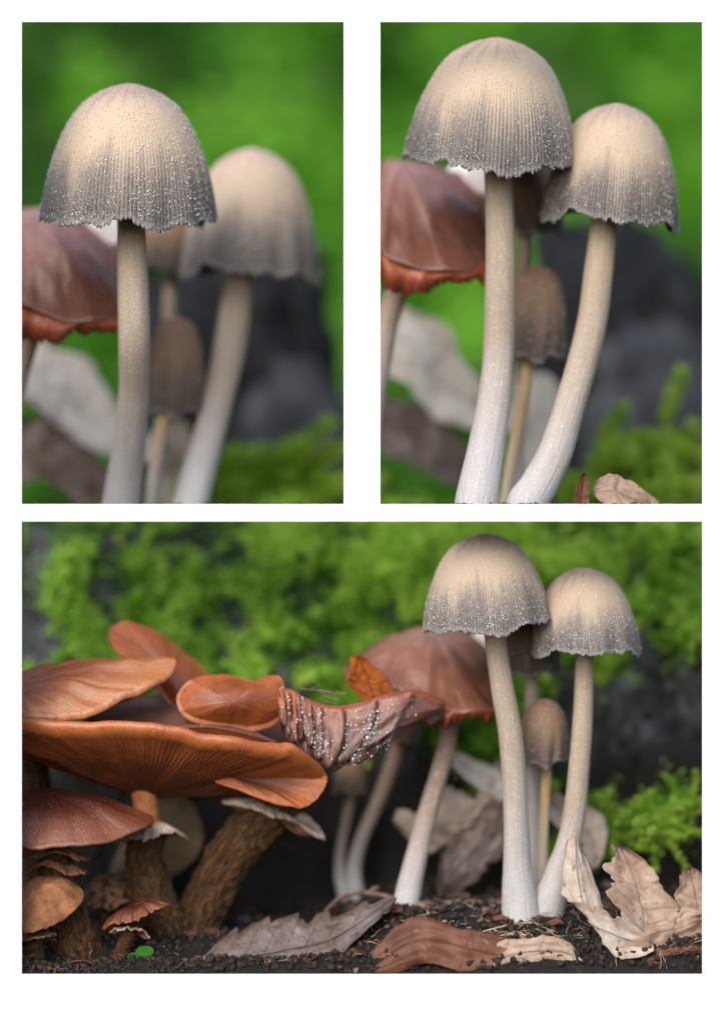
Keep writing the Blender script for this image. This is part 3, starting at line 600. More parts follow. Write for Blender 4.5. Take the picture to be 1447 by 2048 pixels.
old_brown('smooth folded brown cap with orange torn flap, left tall window', m1, (-10, 1016, 330),
    [(80, 620, 400, 24), (50, 700, 390, 23), (25, 790, 370, 24), (0, 900, 340, 26), (-10, 1026, 320, 28)], 3)

# ------------------------------------------------------------------ honey-coloured mushrooms at the left of the wide window
def ring(T, c, rx, rd, drop, mat, seed=0, tilt=0, jag=9, th=5):
    a = np.linspace(0, 2*PI, 14, endpoint=False)
    rim = [(c[0]+rx*math.cos(q), c[1]+drop+tilt*math.cos(q)+5*math.sin(3*q+seed), c[2]+rd*math.sin(q)) for q in a]
    return rimcap(T, 'ring', rim, (c[0], c[1], c[2]), (c[0], c[1]+th*1.5, c[2]), bt=drop*.35, bb=-drop*.2, th=th, gills=0, mt=mat, mb=mat, na=160, nr=14, jag=jag, lump=5, seed=seed, bname='ring_underside')
HG = 'honey coloured mushrooms'
# A: big upturned plate seen at its edge
T = Root('honey_mushroom', 'broad orange upturned cap with gills showing, on a shaggy ringed stem', 'mushroom', (350, 1915, 190), HG)
rimcap(T, 'cap', [(-60, 1432, 90), (60, 1436, 40), (200, 1440, 12), (330, 1450, 0), (450, 1462, 0), (560, 1488, 25), (615, 1515, 60), (640, 1542, 120), (620, 1545, 200), (560, 1520, 280), (420, 1470, 330), (250, 1440, 340), (80, 1430, 320), (-60, 1430, 220)],
       (300, 1510, 190), (290, 1598, 200), bt=-18, bb=4, th=34, wavy=11, gills=150, gd=2.2, mt='honey_cap', mb='honey_gill', na=900, nr=30, lump=3, seed=2)
rimcap(T, 'drooping_lobe', [(430, 1556, 105), (500, 1535, 85), (570, 1515, 66), (625, 1522, 72), (650, 1552, 80), (644, 1578, 70), (612, 1603, 55), (570, 1607, 48), (510, 1588, 62)],
       (472, 1556, 96), (555, 1578, 95), bt=6, bb=4, th=7, gills=80, gd=3, mt='honey_gill', mb='honey_gill', na=400, nr=18, lump=3, seed=8)
stem(T, [(288, 1560, 200, 30), (291, 1600, 200, 26), (296, 1640, 200, 26), (298, 1670, 200, 30)], 'pale_margin', 'upper_stem', n=30, seg=40, bumpy=.08)
stem(T, [(296, 1668, 200, 33), (290, 1710, 198, 36), (300, 1760, 196, 38), (318, 1820, 194, 41), (335, 1870, 192, 44), (350, 1930, 190, 48)], 'shaggy', 'stem', n=110, seg=60, bumpy=.06, shag=.12, seed=3)
ring(T, (305, 1645, 195), 66, 60, 28, 'ring_pale', 1, -8)
# H: old collapsed mushroom with lobes and a rotten gill band
T = Root('honey_mushroom', 'collapsed orange mushroom with curled lobes and mouldy rotten gills, leaning shaggy stem', 'mushroom', (375, 1900, 240), HG)
rimcap(T, 'cap', [(170, 1432, 230), (240, 1450, 150), (340, 1455, 110), (440, 1450, 90), (520, 1470, 100), (600, 1500, 140), (620, 1470, 220), (540, 1410, 330), (420, 1385, 390), (300, 1388, 380), (210, 1405, 320)],
       (330, 1402, 240), (520, 1600, 240), bt=6, bb=10, th=8, gills=120, gd=4, mt='honey_cap_dusty', mb='honey_gill', na=480, nr=26, lump=6, seed=4)
rimcap(T, 'curled_lobe', [(222, 1268, 300), (232, 1250, 300), (258, 1247, 296), (310, 1262, 290), (370, 1305, 280), (425, 1360, 260), (445, 1410, 240), (410, 1440, 215), (360, 1425, 205), (325, 1380, 215), (285, 1325, 235), (240, 1300, 260)],
       (345, 1345, 250), (345, 1380, 270), bd=48, bt=3, bb=0, th=12, gills=70, gd=2, mt='honey_lobe', mb='honey_gill', na=360, nr=20, lump=5, seed=5, wavy=3)
rimcap(T, 'curled_lobe', [(358, 1400, 110), (366, 1374, 112), (395, 1358, 120), (450, 1353, 130), (505, 1364, 128), (532, 1352, 120), (556, 1352, 118), (566, 1385, 112), (562, 1425, 112), (520, 1448, 108), (455, 1448, 98), (400, 1440, 96), (370, 1424, 100)],
       (466, 1404, 108), (470, 1420, 140), bd=44, bt=3, bb=0, th=11, gills=70, gd=2, mt='honey_lobe', mb='honey_gill', na=360, nr=20, lump=5, seed=6, wavy=3)
band_t = [(545, 1372, 122), (580, 1378, 112), (620, 1400, 108), (670, 1412, 112), (730, 1402, 118), (790, 1384, 126), (840, 1382, 145), (890, 1404, 175)]
band_b = [(560, 1450, 92), (590, 1490, 86), (620, 1522, 84), (655, 1538, 86), (705, 1530, 92), (770, 1494, 108), (830, 1456, 135), (890, 1432, 175)]
fl = flap_sheet(T, band_t, band_b, 'rotten_gill', n=160, m=24, ripple=7, nf=6, seed=5, name='rotten_gill_band', jag=9, bulge=.4)
bt_, bb_ = crom(band_t, 200), crom(band_b, 200)
edges = np.cumsum([0, 10, 8, 12, 9, 15, 12, 20, 26, 34, 40]); edges = 4+edges*(186/edges[-1])
for i in range(len(edges)-1):                          # thin overlapping gill plates, each its own piece
    w0 = edges[i+1]-edges[i]; u = np.linspace(0, 1, 9); t = np.linspace(.03, 1, 14); UU, TT = np.meshgrid(u, t, indexing='ij')
    k = np.clip(edges[i]+(UU*1.35-.1)*w0+.2*w0*np.sin(TT*3+i), 0, 199); k0 = k.astype(int)
    tt = TT*(1-.3*(2*UU-1)**2*(.6+.4*math.sin(i*2.1)))*(.9+.1*math.sin(i*1.3))
    q = bt_[k0]*(1-tt[..., None])+bb_[k0]*tt[..., None]
    q[..., 2] += -5-5*np.sin(PI*tt)**.8-(9+.3*w0)*(UU-.3)+5*fbm(UU*3+i, TT*4, i)
    q[..., 0] += (k-k0)*(bt_[1, 0]-bt_[0, 0]); q2 = q.copy(); q2[..., 2] += 1.6; nv = 9*14; gf = gridf(9, 14, False)
    b_ = [a for a in range(14)]+[a*14+13 for a in range(1, 9)]+[8*14+a for a in range(12, -1, -1)]+[a*14 for a in range(7, 0, -1)]
    bd = np.array([(b_[a], b_[a]+nv, b_[(a+1) % len(b_)]+nv, b_[(a+1) % len(b_)]) for a in range(len(b_))])
    pmesh('gill', P3(np.concatenate([q.reshape(-1, 3), q2.reshape(-1, 3)])), np.concatenate([gf, gf[:, ::-1]+nv, bd]), M['rotten_gill' if i not in (0, 2) else 'old_gill'], T,
          dict(v=np.tile(TT.ravel(), 2), ang=np.tile((i*.7+UU*.25).ravel(), 2)), sub=fl)
cl = []; 
for (cx, cy, n_, sp) in ((610, 1440, 60, 26), (632, 1478, 80, 16), (655, 1500, 40, 14), (700, 1440, 50, 20), (735, 1462, 110, 15), (742, 1432, 60, 14), (790, 1420, 60, 22), (690, 1500, 40, 20), (760, 1480, 30, 26), (640, 1430, 50, 14), (830, 1400, 14, 8), (720, 1512, 30, 22), (590, 1400, 40, 22)):
    n_ = int(n_*1.3); g_ = rng.normal(size=(n_, 2))*sp*.7; xx = cx+g_[:, 0]; yy = cy+g_[:, 1]
    i_ = np.clip(np.searchsorted(bt_[:, 0], xx), 0, 199); fr = np.clip((yy-bt_[i_, 1])/(bb_[i_, 1]-bt_[i_, 1]+1e-6), .02, .96)
    yy = bt_[i_, 1]+(bb_[i_, 1]-bt_[i_, 1])*fr; dd = bt_[i_, 2]+(bb_[i_, 2]-bt_[i_, 2])*fr-10*np.sin(PI*fr)**.8-13+9*rng.random(len(fr))
    cl.append(np.stack([xx, yy, dd], 1))
cl = P3(np.concatenate(cl)); blobs('mould_spots', cl, (.4+2.0*rng.random(len(cl))**4)*U, M['mould'], T, sub=fl, rough=.5)
stem(T, [(560, 1590, 220, 52), (535, 1630, 222, 50), (500, 1670, 225, 48), (462, 1715, 228, 47), (428, 1775, 232, 46), (400, 1840, 236, 48), (380, 1910, 240, 54)], 'shaggy', 'stem', n=130, seg=70, bumpy=.07, shag=.14, seed=5)
rimcap(T, 'ring', [(446, 1596, 200), (480, 1606, 160), (525, 1618, 150), (565, 1628, 150), (600, 1640, 160), (640, 1668, 175), (634, 1648, 195), (605, 1622, 230), (560, 1604, 270), (500, 1594, 270)], (535, 1600, 215), (535, 1625, 215), bt=2, bb=10, th=9, mt='ring_pale', mb='ring_brown', na=200, nr=16, jag=7, lump=6, seed=7, bname='ring_underside')
# B: curled cap with striped margin
T = Root('honey_mushroom', 'tilted orange cap with pale striped rolled margin, above the broad cap', 'mushroom', (90, 1890, 330), HG)
rimcap(T, 'cap', [(-90, 1425, 90), (30, 1424, 60), (130, 1424, 50), (200, 1408, 50), (260, 1380, 60), (315, 1352, 80), (345, 1326, 110), (338, 1311, 130), (300, 1312, 160), (220, 1322, 210), (120, 1332, 250), (0, 1345, 270), (-100, 1370, 220)],
       (-10, 1392, 130), (100, 1420, 190), bt=20, bb=8, th=17, gills=110, gd=4, mt='honey_margin', mb='honey_gill', na=600, nr=22, lump=7, seed=9, wavy=6)
stem(T, [(60, 1440, 230, 34), (70, 1560, 260, 30), (80, 1700, 300, 34), (90, 1910, 330, 40)], 'shaggy', shag=.1, seed=9)
# G: dark red cap, lower left
T = Root('honey_mushroom', 'dark red flat cap under the broad orange cap, stem with brown ring', 'mushroom', (175, 1960, 110), HG)
rimcap(T, 'cap', [(-90, 1660, 60), (20, 1680, 10), (110, 1684, 0), (190, 1676, 5), (260, 1660, 30), (302, 1640, 80), (285, 1620, 150), (210, 1605, 220), (90, 1600, 230), (-60, 1610, 180)],
       (110, 1592, 110), (105, 1692, 110), bt=16, bb=-4, th=10, gills=110, gd=3, mt='honey_cap_red', mb='honey_gill', na=440, nr=24, lump=3, seed=11)
stem(T, [(105, 1670, 110, 36), (112, 1720, 110, 34), (125, 1780, 110, 40), (143, 1850, 110, 44), (160, 1910, 110, 46), (172, 1975, 110, 50)], 'shaggy', n=110, seg=60, bumpy=.07, shag=.12, seed=12)
ring(T, (112, 1690, 110), 64, 56, 18, 'ring_brown', 3, 4); ring(T, (118, 1722, 110), 54, 50, 16, 'ring_brown', 5, 6)
# small ones
T = Root('honey_mushroom', 'small torn reddish mushroom with ragged ring beside the green clover', 'mushroom', (228, 1950, 60), HG)
stem(T, [(268, 1838, 62, 16), (258, 1868, 61, 15), (246, 1900, 60, 16), (232, 1955, 60, 21)], 'shaggy', n=60, seg=36, bumpy=.08, shag=.12, seed=14)
rimcap(T, 'cap', [(208, 1852, 60), (232, 1842, 24), (268, 1838, 14), (300, 1822, 24), (327, 1806, 60), (300, 1806, 110), (262, 1812, 120), (226, 1832, 105)], (266, 1812, 65), (266, 1850, 64), bt=8, bb=0, th=6, gills=50, gd=3, mt='honey_cap_red', mb='ring_red', na=200, nr=14, jag=8, lump=5, seed=15)
rimcap(T, 'ring', [(226, 1858, 56), (250, 1856, 36), (280, 1856, 38), (296, 1868, 60), (276, 1858, 86), (244, 1850, 86)], (264, 1848, 62), (262, 1862, 62), th=5, mt='ring_pale', mb='ring_brown', na=120, nr=10, jag=6, lump=4, seed=16, bname='ring_underside')
T = Root('honey_mushroom', 'small ribbed tan mushroom with flat ring, under the dark red cap', 'mushroom', (70, 1960, 50), HG)
rimcap(T, 'cap', [(20, 1850, 40), (50, 1858, 0), (95, 1850, -8), (140, 1826, 8), (166, 1790, 50), (150, 1768, 90), (105, 1762, 110), (50, 1775, 110), (18, 1815, 80)], (88, 1770, 35), (80, 1850, 50), bt=14, bb=0, th=6, gills=44, gd=4, mt='small_cap', mb='small_cap', na=260, nr=18, lump=3, seed=17)
stem(T, [(82, 1830, 50, 18), (72, 1880, 50, 17), (70, 1920, 50, 22), (68, 1965, 50, 28)], 'shaggy', n=60, seg=36, bumpy=.08, shag=.14, seed=18)
ring(T, (68, 1868, 48), 42, 38, 6, 'ring_brown', 7, -2, 6)
T = Root('honey_mushroom', 'pale cream cap tilted on its side behind the ringed stem', 'mushroom', (300, 1880, 400), HG)
rimcap(T, 'cap', [(300, 1590, 400), (345, 1582, 380), (385, 1610, 372), (402, 1660, 370), (385, 1710, 372), (340, 1742, 378), (280, 1752, 392), (225, 1748, 410), (240, 1700, 440), (270, 1640, 440)], (345, 1665, 350), (300, 1680, 430), bt=0, bb=0, th=9, mt='cream', mb='cream', na=220, nr=16, lump=3, seed=19)
stem(T, [(290, 1700, 430, 20), (292, 1780, 425, 20), (300, 1900, 410, 24)], 'shaggy', seed=20)
T = Root('honey_mushroom', 'small brown scaly cap in the shade between the ringed stems', 'mushroom', (218, 1930, 250), HG)
rimcap(T, 'cap', [(165, 1800, 240), (200, 1812, 205), (240, 1806, 200), (275, 1788, 230), (268, 1768, 280), (225, 1762, 310), (180, 1772, 290)], (220, 1752, 250), (218, 1815, 250), bt=10, bb=-2, th=6, gills=50, gd=2, mt='scaly_cap', mb='ring_pale', na=200, nr=16, lump=2, seed=21)
stem(T, [(218, 1800, 250, 14), (215, 1850, 250, 15), (218, 1940, 250, 19)], 'shaggy', seed=22)

# ------------------------------------------------------------------ leaves
def leaf_thing(label, base, **kw):
    T = Root('dead_leaf', label, 'leaf', base, 'fallen leaves'); leaf(T, **kw); return T
leaf_thing('large grey brown toothed leaf lying in front of the leaning white stem', (560, 1940, 40),
    mid=[(330, 1985, 10), (450, 1930, 20), (560, 1902, 32), (670, 1872, 50), (792, 1796, 90)], side=[(.1, -.78, .5)], W=104, lobes=7, depth=.22, curl=-8, mat='leaf_grey', sharp=True, seed=1, wav=5)
leaf_thing('curled dark brown leaf with rust edge, in front of the bare soil', (880, 1940, -5),
    mid=[(700, 1975, -14), (770, 1912, -16), (850, 1878, -16), (960, 1905, -16), (1090, 1935, -14), (1200, 1960, -12)], side=[(.1, .6, -.25)], W=60, lobes=3, depth=.1, curl=8, mat='leaf_brown', seed=2, wav=8)
leaf_thing('pale pinkish leaf curl lying in front of the soil crumbs', (1040, 1945, -18),
    mid=[(900, 1958, -20), (980, 1925, -21), (1060, 1904, -21), (1140, 1910, -20), (1180, 1950, -20)], side=[(.05, .6, -.12)], W=40, lobes=3, depth=.12, curl=5, mat='leaf_tan', seed=3, wav=5)
leaf_thing('upright tan oak leaf with purple veins beside the moss fronds', (1270, 1850, 70),
    mid=[(1290, 1880, 40), (1285, 1820, 58), (1268, 1760, 78), (1240, 1694, 92)], side=[(.9, .25, .12)], W=86, lobes=3, depth=.24, curl=-10, mat='leaf_tan', seed=4, wav=7)
leaf_thing('pale leaf with tall pointed curl beside the second stem', (1190, 1880, 20),
    mid=[(1300, 1890, 0), (1230, 1872, -6), (1180, 1842, 0), (1160, 1780, 20), (1148, 1668, 50)], side=[(.45, .8, -.2), (.3, .9, -.2), (.55, .75, -.1), (.9, .25, 0), (.9, .1, .1)], W=62, lobes=2, depth=.1, curl=12, mat='leaf_pale', seed=5, wav=7)
leaf_thing('rounded tan leaf lobe leaning behind the tan oak leaf', (1390, 1840, 90),
    mid=[(1400, 1850, 80), (1392, 1800, 90), (1378, 1736, 100)], side=[(.95, .1, .1)], W=48, lobes=2, depth=.15, curl=-8, mat='leaf_tan', seed=6, wav=5)
leaf_thing('crumpled brown leaf scrap beside the pale curled leaf', (1340, 1900, 20),
    mid=[(1230, 1905, 0), (1300, 1880, 10), (1370, 1850, 30), (1440, 1830, 45)], side=[(.1, .8, -.5)], W=50, lobes=3, depth=.2, curl=10, mat='leaf_tan', seed=7, wav=14)
leaf_thing('dark brown leaf strip under the crumpled scrap', (1330, 1945, -10),
    mid=[(1220, 1950, -14), (1300, 1925, -14), (1380, 1912, -10), (1450, 1900, -5)], side=[(.1, .7, -.15)], W=34, lobes=3, depth=.2, curl=6, mat='leaf_brown', seed=8, wav=8)
leaf_thing('big pale oak leaf standing behind the tallest stem, wide lower window', (900, 1790, 330),
    mid=[(1060, 1560, 420), (980, 1620, 370), (900, 1650, 350), (785, 1640, 360)], side=[(-.1, .9, -.35), (0, .95, -.25), (.1, .95, -.2)], W=105, lobes=3, depth=.5, curl=-12, mat='leaf_pale', seed=9, wav=12)
leaf_thing('brown oak leaf lobe drooping to the soil behind the tallest stem', (920, 1790, 300),
    mid=[(1010, 1600, 340), (965, 1680, 315), (910, 1745, 300), (880, 1795, 295)], side=[(.75, .5, -.2)], W=58, lobes=2, depth=.2, curl=-10, mat='leaf_grey', seed=10, wav=8)
leaf_thing('white upturned leaf piece behind the stems above the oak leaf', (980, 1620, 400),
    mid=[(900, 1515, 420), (960, 1550, 400), (1010, 1590, 385), (1060, 1650, 380)], side=[(-.4, .7, -.35)], W=32, lobes=2, depth=.15, curl=-5, mat='leaf_white', seed=11, wav=5)
leaf_thing('tan leaf piece leaning behind the second stem and the moss', (1170, 1720, 330),
    mid=[(1090, 1600, 350), (1150, 1640, 330), (1190, 1690, 320), (1185, 1740, 310)], side=[(-.6, .6, -.3)], W=48, lobes=2, depth=.15, curl=-8, mat='leaf_pale', seed=12, wav=6)
leaf_thing('rust orange leaf scrap standing on the mouldy gill band', (735, 1400, 140),
    mid=[(752, 1412, 138), (744, 1385, 142), (735, 1355, 146), (716, 1312, 150)], side=[(.95, .2, .1)], W=58, lobes=2, depth=.2, curl=-5, mat='leaf_rust', seed=13, wav=4)
# upper windows
leaf_thing('pale blurred oak leaf behind the tall stem, left tall window', (120, 1046, 820),
    mid=[(-40, 640, 840), (80, 750, 820), (180, 830, 810), (330, 930, 800)], side=[(-.4, .6, -.6)], W=105, lobes=2, depth=.3, curl=-14, mat='leaf_white', seed=14, wav=12)
leaf_thing('brown shaded leaf under the pale one, left tall window', (90, 1046, 820),
    mid=[(-60, 860, 835), (60, 900, 830), (160, 940, 825), (260, 1041, 820)], side=[(-.3, .85, -.3)], W=85, lobes=2, depth=.2, curl=-12, mat='leaf_grey', seed=15, wav=10)
leaf_thing('pale leaf strip between the two tall stems, left tall window', (345, 1046, 840),
    mid=[(350, 840, 845), (345, 910, 845), (340, 1052, 840)], side=[(.95, .1, -.2)], W=44, lobes=1, depth=.1, curl=-8, mat='leaf_pale', seed=16, wav=6)
leaf_thing('pale blurred oak leaf behind the tall stem, right tall window', (830, 1046, 820),
    mid=[(740, 620, 840), (820, 700, 820), (900, 780, 810), (1040, 860, 800)], side=[(-.5, .8, -.3)], W=95, lobes=2, depth=.3, curl=-14, mat='leaf_white', seed=17, wav=12)
leaf_thing('brown shaded leaf under the pale one, right tall window', (820, 1046, 820),
    mid=[(735, 820, 835), (800, 860, 830), (880, 900, 825), (960, 980, 820)], side=[(-.3, .85, -.3)], W=80, lobes=2, depth=.2, curl=-12, mat='leaf_grey', seed=18, wav=10)
leaf_thing('pale pink leaf between the two tall stems, right tall window', (1070, 1046, 840),
    mid=[(1080, 745, 845), (1075, 830, 845), (1060, 920, 840), (1050, 1052, 835)], side=[(.95, .1, -.2)], W=62, lobes=1, depth=.1, curl=-8, mat='leaf_white', seed=19, wav=6)
leaf_thing('narrow upright brown leaf tip at the stem foot, right tall window', (1162, 1014, 60),
    mid=[(1160, 1030, 58), (1163, 985, 60), (1168, 946, 62)], side=[(.95, .1, 0)], W=20, lobes=1, depth=.05, curl=-6, mat='leaf_brown', seed=20, wav=1, s0=.45, veins=False, ns=40, nw=13)
leaf_thing('rounded pinkish leaf beside the upright leaf tip, right tall window', (1260, 1014, 80),
    mid=[(1185, 985, 62), (1230, 985, 75), (1280, 1005, 85), (1330, 1030, 90)], side=[(.15, .9, -.3)], W=42, lobes=1, depth=.1, curl=-8, mat='leaf_tan', seed=21, wav=4)

# ------------------------------------------------------------------ moss fronds at the right, sprigs, clover
def frond_clump(label, base, fronds, sub_scale=1.0):
    T = Root('moss_clump', label, 'moss', base, 'feathery moss clumps')
    for pts in fronds:
        c = crom(pts, 26); rr = np.linspace(2.2, .8, 26)*sub_scale
        o = tube_px(T, 'frond', np.concatenate([c, rr[:, None]], 1), 'moss_frond', n=26)
        w_ = P3(crom(pts, 70)); tn = np.gradient(w_, axis=0)
        moss('leaflet_fringe', w_, tn, np.full(70, 5*U*sub_scale), (8+4*rng.random(70))*U*sub_scale, 7, 'moss_frond', None, np.clip(.45+.2*rng.normal(size=70)+np.linspace(-.1, .25, 70), 0, 1), .5, T=T, sub=o)
def rand_fronds(cx, cy, d, n, rx, up, seed, sc_=1.0):
    rg = np.random.default_rng(seed); out = []
    for i in range(n):
        b = (cx+rx*.5*rg.normal(), cy+12*rg.normal(), d+40*rg.normal()); a = rg.uniform(-1.25, 1.25); L = up*rg.uniform(.5, 1.1)
        m = (b[0]+math.sin(a)*L*.5, b[1]-math.cos(a)*L*.55, b[2]-15); e_ = (b[0]+math.sin(a)*L*1.05, b[1]-math.cos(a)*L*.75+12*abs(a), b[2]-35*rg.random())
        out.append([b, m, e_])
    return out
frond_clump('feathery green moss fronds behind the tan oak leaf, wide lower window', (1290, 1720, 300),
    [[(1270, 1650, 330), (1330, 1640, 310), (1390, 1665, 300), (1440, 1660, 300)], [(1275, 1650, 320), (1320, 1665, 300), (1350, 1700, 290), (1372, 1738, 290)], [(1270, 1660, 320), (1300, 1690, 300), (1310, 1740, 290)],
     [(1265, 1655, 320), (1350, 1620, 310), (1400, 1600, 310)], [(1380, 1680, 330), (1385, 1600, 320), (1390, 1545, 320)], [(1240, 1650, 330), (1260, 1610, 320), (1300, 1585, 320)], [(1240, 1650, 330), (1215, 1610, 325), (1195, 1590, 320)],
     [(1340, 1660, 320), (1370, 1630, 320), (1420, 1615, 320)], [(1230, 1660, 320), (1225, 1700, 310), (1240, 1730, 300)]]+rand_fronds(1300, 1700, 330, 9, 60, 90, 4))
frond_clump('feathery green moss fronds behind the shelf, left tall window', (560, 1048, 900), rand_fronds(560, 1030, 900, 34, 95, 190, 5, 1.4)+[[(480, 1030, 890), (540, 950, 880), (600, 890, 870), (650, 850, 860)], [(500, 1030, 890), (560, 970, 880), (640, 950, 870)]], 2.8)
frond_clump('feathery green moss fronds behind the shelf, right tall window', (1270, 1048, 800), rand_fronds(1265, 1030, 800, 30, 80, 210, 6, 1.4)+[[(1190, 1030, 800), (1250, 880, 780), (1340, 895, 770), (1410, 920, 765)], [(1180, 1030, 790), (1200, 900, 780), (1240, 820, 770)], [(1300, 1030, 790), (1330, 850, 780), (1360, 750, 770)]], 2.6)
def ground_py(px, d):
    z = float(ground_z(np.array([xs(px)*(D+d)/D]), np.array([float(d)]))[0]); return 1024-z*D/(D+d)
T = Root('clover_sprout', 'bright green clover leaf sprouting beside the small torn mushroom', 'plant', (278, 1950, 30))
for (cx, cy, r_) in ((290, 1902, 15), (272, 1914, 14), (286, 1922, 13)):
    a = np.linspace(0, 2*PI, 24, endpoint=False); rr = r_*(1+.18*np.cos(2*a)); q = np.stack([cx+rr*np.cos(a), cy+rr*np.sin(a)*.85, 8+4*np.cos(a)], 1)
    v = np.concatenate([[[cx, cy, 9]], q, q+[0, 0, 1.5]]); f = [(0, 1+i, 1+(i+1) % 24, 1+i) for i in range(24)]
    f3 = [(0, 1+i, 1+(i+1) % 24) for i in range(24)]
    pmesh('leaflet', P3(v), np.array(f3), M['clover'], T)
tube_px(T, 'stalk', [(282, 1912, 11, 1.4), (279, 1932, 13, 1.6), (276, 1960, 15, 1.8)], 'clover')

# ------------------------------------------------------------------ soil crumbs, grit, root fibres, twigs
N = 9000; px = rng.uniform(30, 1420, N); d = rng.uniform(-25, 560, N)**1.0; xw = xs(px)*(D+d)/D
z = ground_z(xw, d); r_ = (1.5+7.5*rng.random(N)**4)
q = np.stack([xw*U, d*U, ZC+(z+r_*.35)*U], 1)
o = blobs('soil_crumbs', q, r_*U, M['crumb'], None, rough=.6); o['label'] = 'loose dark soil crumbs scattered over the ground'
N = 900; px = rng.uniform(780, 1420, N); d = rng.uniform(-20, 260, N); xw = xs(px)*(D+d)/D; z = ground_z(xw, d); r_ = .5+1.5*rng.random(N)**2
o = blobs('sand_grains', np.stack([xw*U, d*U, ZC+(z+r_*1.2+3)*U], 1), r_*U, M['grit'], None, rough=.3); o['label'] = 'pale shiny sand grains sprinkled on the soil'
for (nm, lab, pts) in (
    ('root_fibre', 'long pale root fibre lying across the soil before the stems', [(940, 1875), (985, 1862), (1030, 1852), (1062, 1850)]),
    ('root_fibre', 'bent pale rootlet hooked round the foot of the tallest stem', [(1005, 1842), (1040, 1838), (1068, 1825), (1075, 1806)]),
    ('root_fibre', 'short pale root fibre below the long one', [(985, 1880), (1020, 1872), (1060, 1876)])):
    P_ = []
    for (x, y) in pts:
        dd = np.linspace(-40, 250, 300); yy = np.array([ground_py(x, t) for t in dd]); k = int(np.argmin(np.abs(yy-y))); P_.append((x, min(y, yy[k])-4, dd[k]-4, 1.9))
    T = Root(nm, lab, 'root', (P_[0][0], P_[0][1]+3, P_[0][2]), 'root fibres'); tube_px(T, 'strand', P_, 'root_fibre'); 
    e_ = P_[-1]; tube_px(T, 'branchlet', [P_[1][:3]+(1.2,), (P_[1][0]+10, P_[1][1]+5, P_[1][2]-10, 1.0), (P_[1][0]+26, P_[1][1]+8, P_[1][2]-16, .6)], 'root_fibre')
T = Root('twig', 'thin curved twig behind the grey toothed leaf', 'twig', (690, 1812, 210)); tube_px(T, 'stalk', [(650, 1822, 200, 4), (690, 1790, 210, 5), (740, 1786, 220, 5), (785, 1796, 220, 4)], 'twig'); tube_px(T, 'bud', [(740, 1786, 220, 4), (748, 1778, 218, 6), (758, 1774, 216, 2)], 'twig')
T = Root('twig', 'tiny dark rootlet twig lying by the rust leaf scrap', 'twig', (650, 1400, 130)); tube_px(T, 'stalk', [(604, 1378, 140, 2), (640, 1382, 138, 2.4), (690, 1388, 136, 2)], 'twig'); tube_px(T, 'side_shoot', [(640, 1382, 138, 2), (652, 1396, 136, 1.6), (676, 1402, 134, 1.4)], 'twig'); tube_px(T, 'side_shoot', [(620, 1380, 139, 1.6), (632, 1372, 138, 1.2), (640, 1368, 138, .8)], 'twig')
chips = [('wood_chip', 'small orange brown wood chip on soil before the tallest stem', (1000, 100)), ('wood_chip', 'curled brown bark chip touching the second stem foot', (1112, 70)), ('wood_chip', 'flat brown chip at the foot of the leaning white stem', (790, 110)), ('wood_chip', 'grey pebble like chip beside the tan oak leaf', (1362, 60))]
for i, (nm, lab, (x, dd)) in enumerate(chips):
    y = ground_py(x, dd); T = Root(nm, lab, 'wood chip', (x, y, dd), 'wood chips on the soil')
    leaf(T, [(x-14, y-3, dd), (x, y-9, dd-3), (x+15, y-5, dd-5)], [(.1, .5, -.7)], 9, lobes=1, depth=.1, curl=-4, mat='leaf_brown' if i < 3 else 'leaf_grey', ns=14, nw=7, th=3, wav=2, veins=False, name='flake', seed=i)
# soil on the shelf
N = 1600; fr = rng.random(N) < .5; px = np.where(fr, rng.uniform(885, 1345, N), rng.uniform(-40, 1490, N)); d = np.where(fr, rng.uniform(-20, 118, N), rng.uniform(334, 446, N)); r_ = 2+6*rng.random(N)**3
o = blobs('shelf_soil', np.stack([xs(px)*U, d*U, ZC+(10+r_*.3)*U+0*px], 1), r_*U, M['crumb'], None); o['label'] = 'dark soil crumbs strewn on the shelf behind the board'
# small leaf and bark fragments strewn over the soil
N = 700; px = rng.uniform(30, 1420, N); d = rng.uniform(-25, 420, N); xw = xs(px)*(D+d)/D; z = ground_z(xw, d); L = (5+13*rng.random(N)**2)*U
c = np.stack([xw*U, d*U, ZC+(z+5)*U], 1); a = rng.normal(size=(N, 3)); a[:, 2] *= .4; a /= np.linalg.norm(a, axis=1)[:, None]; b = rng.normal(size=(N, 3)); b[:, 2] *= .5
b -= (a*b).sum(1)[:, None]*a; b /= np.linalg.norm(b, axis=1)[:, None]; n_ = np.cross(a, b)
sh_ = np.array([(-1, -.15, 0), (-.3, -.5, .15), (.6, -.4, .1), (1, .1, 0), (.4, .5, .12), (-.5, .4, .18)])
v = c[:, None]+L[:, None, None]*(sh_[None, :, :1]*a[:, None]+sh_[None, :, 1:2]*b[:, None]+sh_[None, :, 2:]*n_[:, None])
v2 = v+n_[:, None]*(1.5*U); V = np.concatenate([v, v2], 1).reshape(-1, 3); o_ = 12*np.arange(N)[:, None, None]
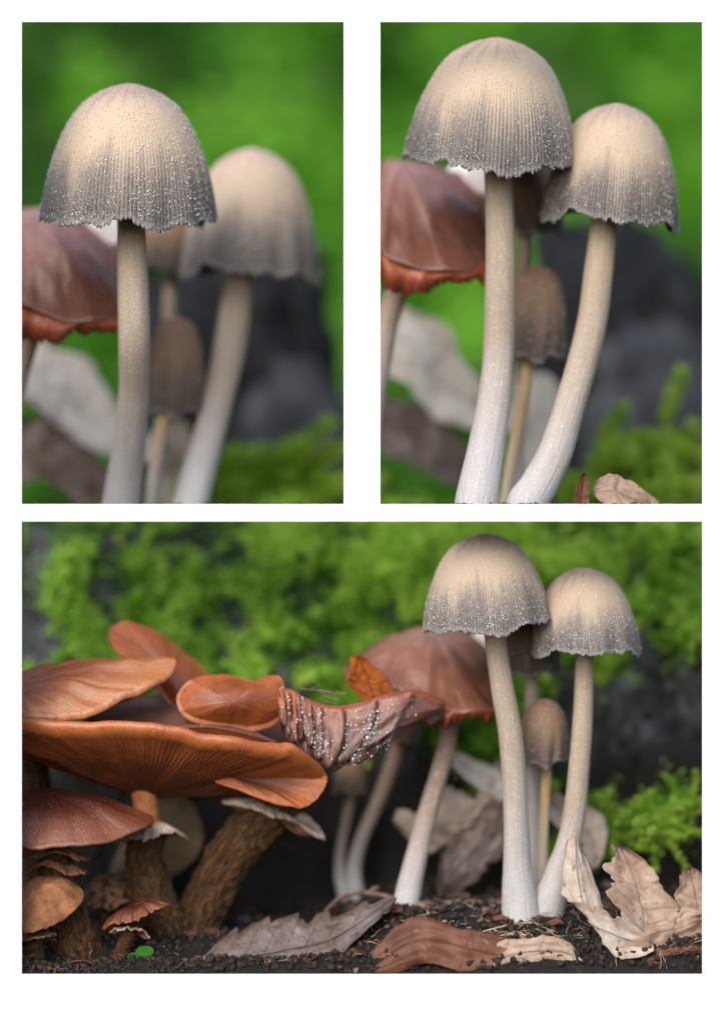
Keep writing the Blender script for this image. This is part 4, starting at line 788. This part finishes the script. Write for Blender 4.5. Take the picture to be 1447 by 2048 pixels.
F = np.array([(0, 1, 4, 5), (1, 2, 3, 4), (11, 10, 7, 6), (10, 9, 8, 7), (0, 6, 7, 1), (1, 7, 8, 2), (2, 8, 9, 3), (3, 9, 10, 4), (4, 10, 11, 5), (5, 11, 6, 0)])
h_ = N//2
for k_, (mt, lab) in enumerate((('leaf_brown', 'tiny brown leaf fragments strewn over the dark soil'), ('twig', 'tiny grey bark fragments strewn over the dark soil'))):
    vv = V.reshape(N, 12, 3)[k_*h_:(k_+1)*h_].reshape(-1, 3)
    o = pmesh('leaf_litter' if k_ == 0 else 'bark_litter', vv, (F[None]+o_[:h_]).reshape(-1, 4), M[mt], None, dict(vein=np.zeros(len(vv)), edge=np.zeros(len(vv))), smooth=False, kind='stuff'); o['label'] = lab

# fine root hairs and needles lying on the soil
N = 150; px = rng.uniform(740, 1400, N); d = rng.uniform(-20, 240, N); ang = rng.uniform(0, PI, N); Lh = rng.uniform(10, 34, N); VV, FF = [], []
for i in range(N):
    t = np.linspace(-1, 1, 7); x = xs(px[i])*(D+d[i])/D+np.cos(ang[i])*Lh[i]*t+4*np.sin(2*t+i); y = d[i]+np.sin(ang[i])*Lh[i]*t+3*np.cos(3*t+i)
    c = np.stack([x, y, ground_z(x, y)+5+3*(1-t**2)], 1); r_ = .45+.5*rng.random(); o_ = np.array([(0, 0, 1), (0, -.87, -.5), (0, .87, -.5)])*r_ if abs(math.cos(ang[i])) > .5 else np.array([(0, 0, 1), (-.87, 0, -.5), (.87, 0, -.5)])*r_
    v = (c[:, None]+o_[None]).reshape(-1, 3); VV.append(v); FF.append(gridf(7, 3)+21*i)
v = np.concatenate(VV)*U; v[:, 2] += ZC
o = pmesh('root_hairs', v, np.concatenate(FF), M['root_fibre'], None, kind='stuff'); o['label'] = 'fine pale root hairs lying over the soil'

# denser crumbs along the front of the soil, behind the board
N = 2600; px = rng.uniform(30, 1420, N); d = rng.uniform(-28, 30, N); xw = xs(px)*(D+d)/D; z = ground_z(xw, d); r_ = 1.2+6*rng.random(N)**4
o = blobs('soil_clods', np.stack([xw*U, d*U, ZC+(z+r_*.5)*U], 1), r_*U, M['crumb'], None, rough=.6); o['label'] = 'dark soil clods heaped along the lower edge of the wide window'
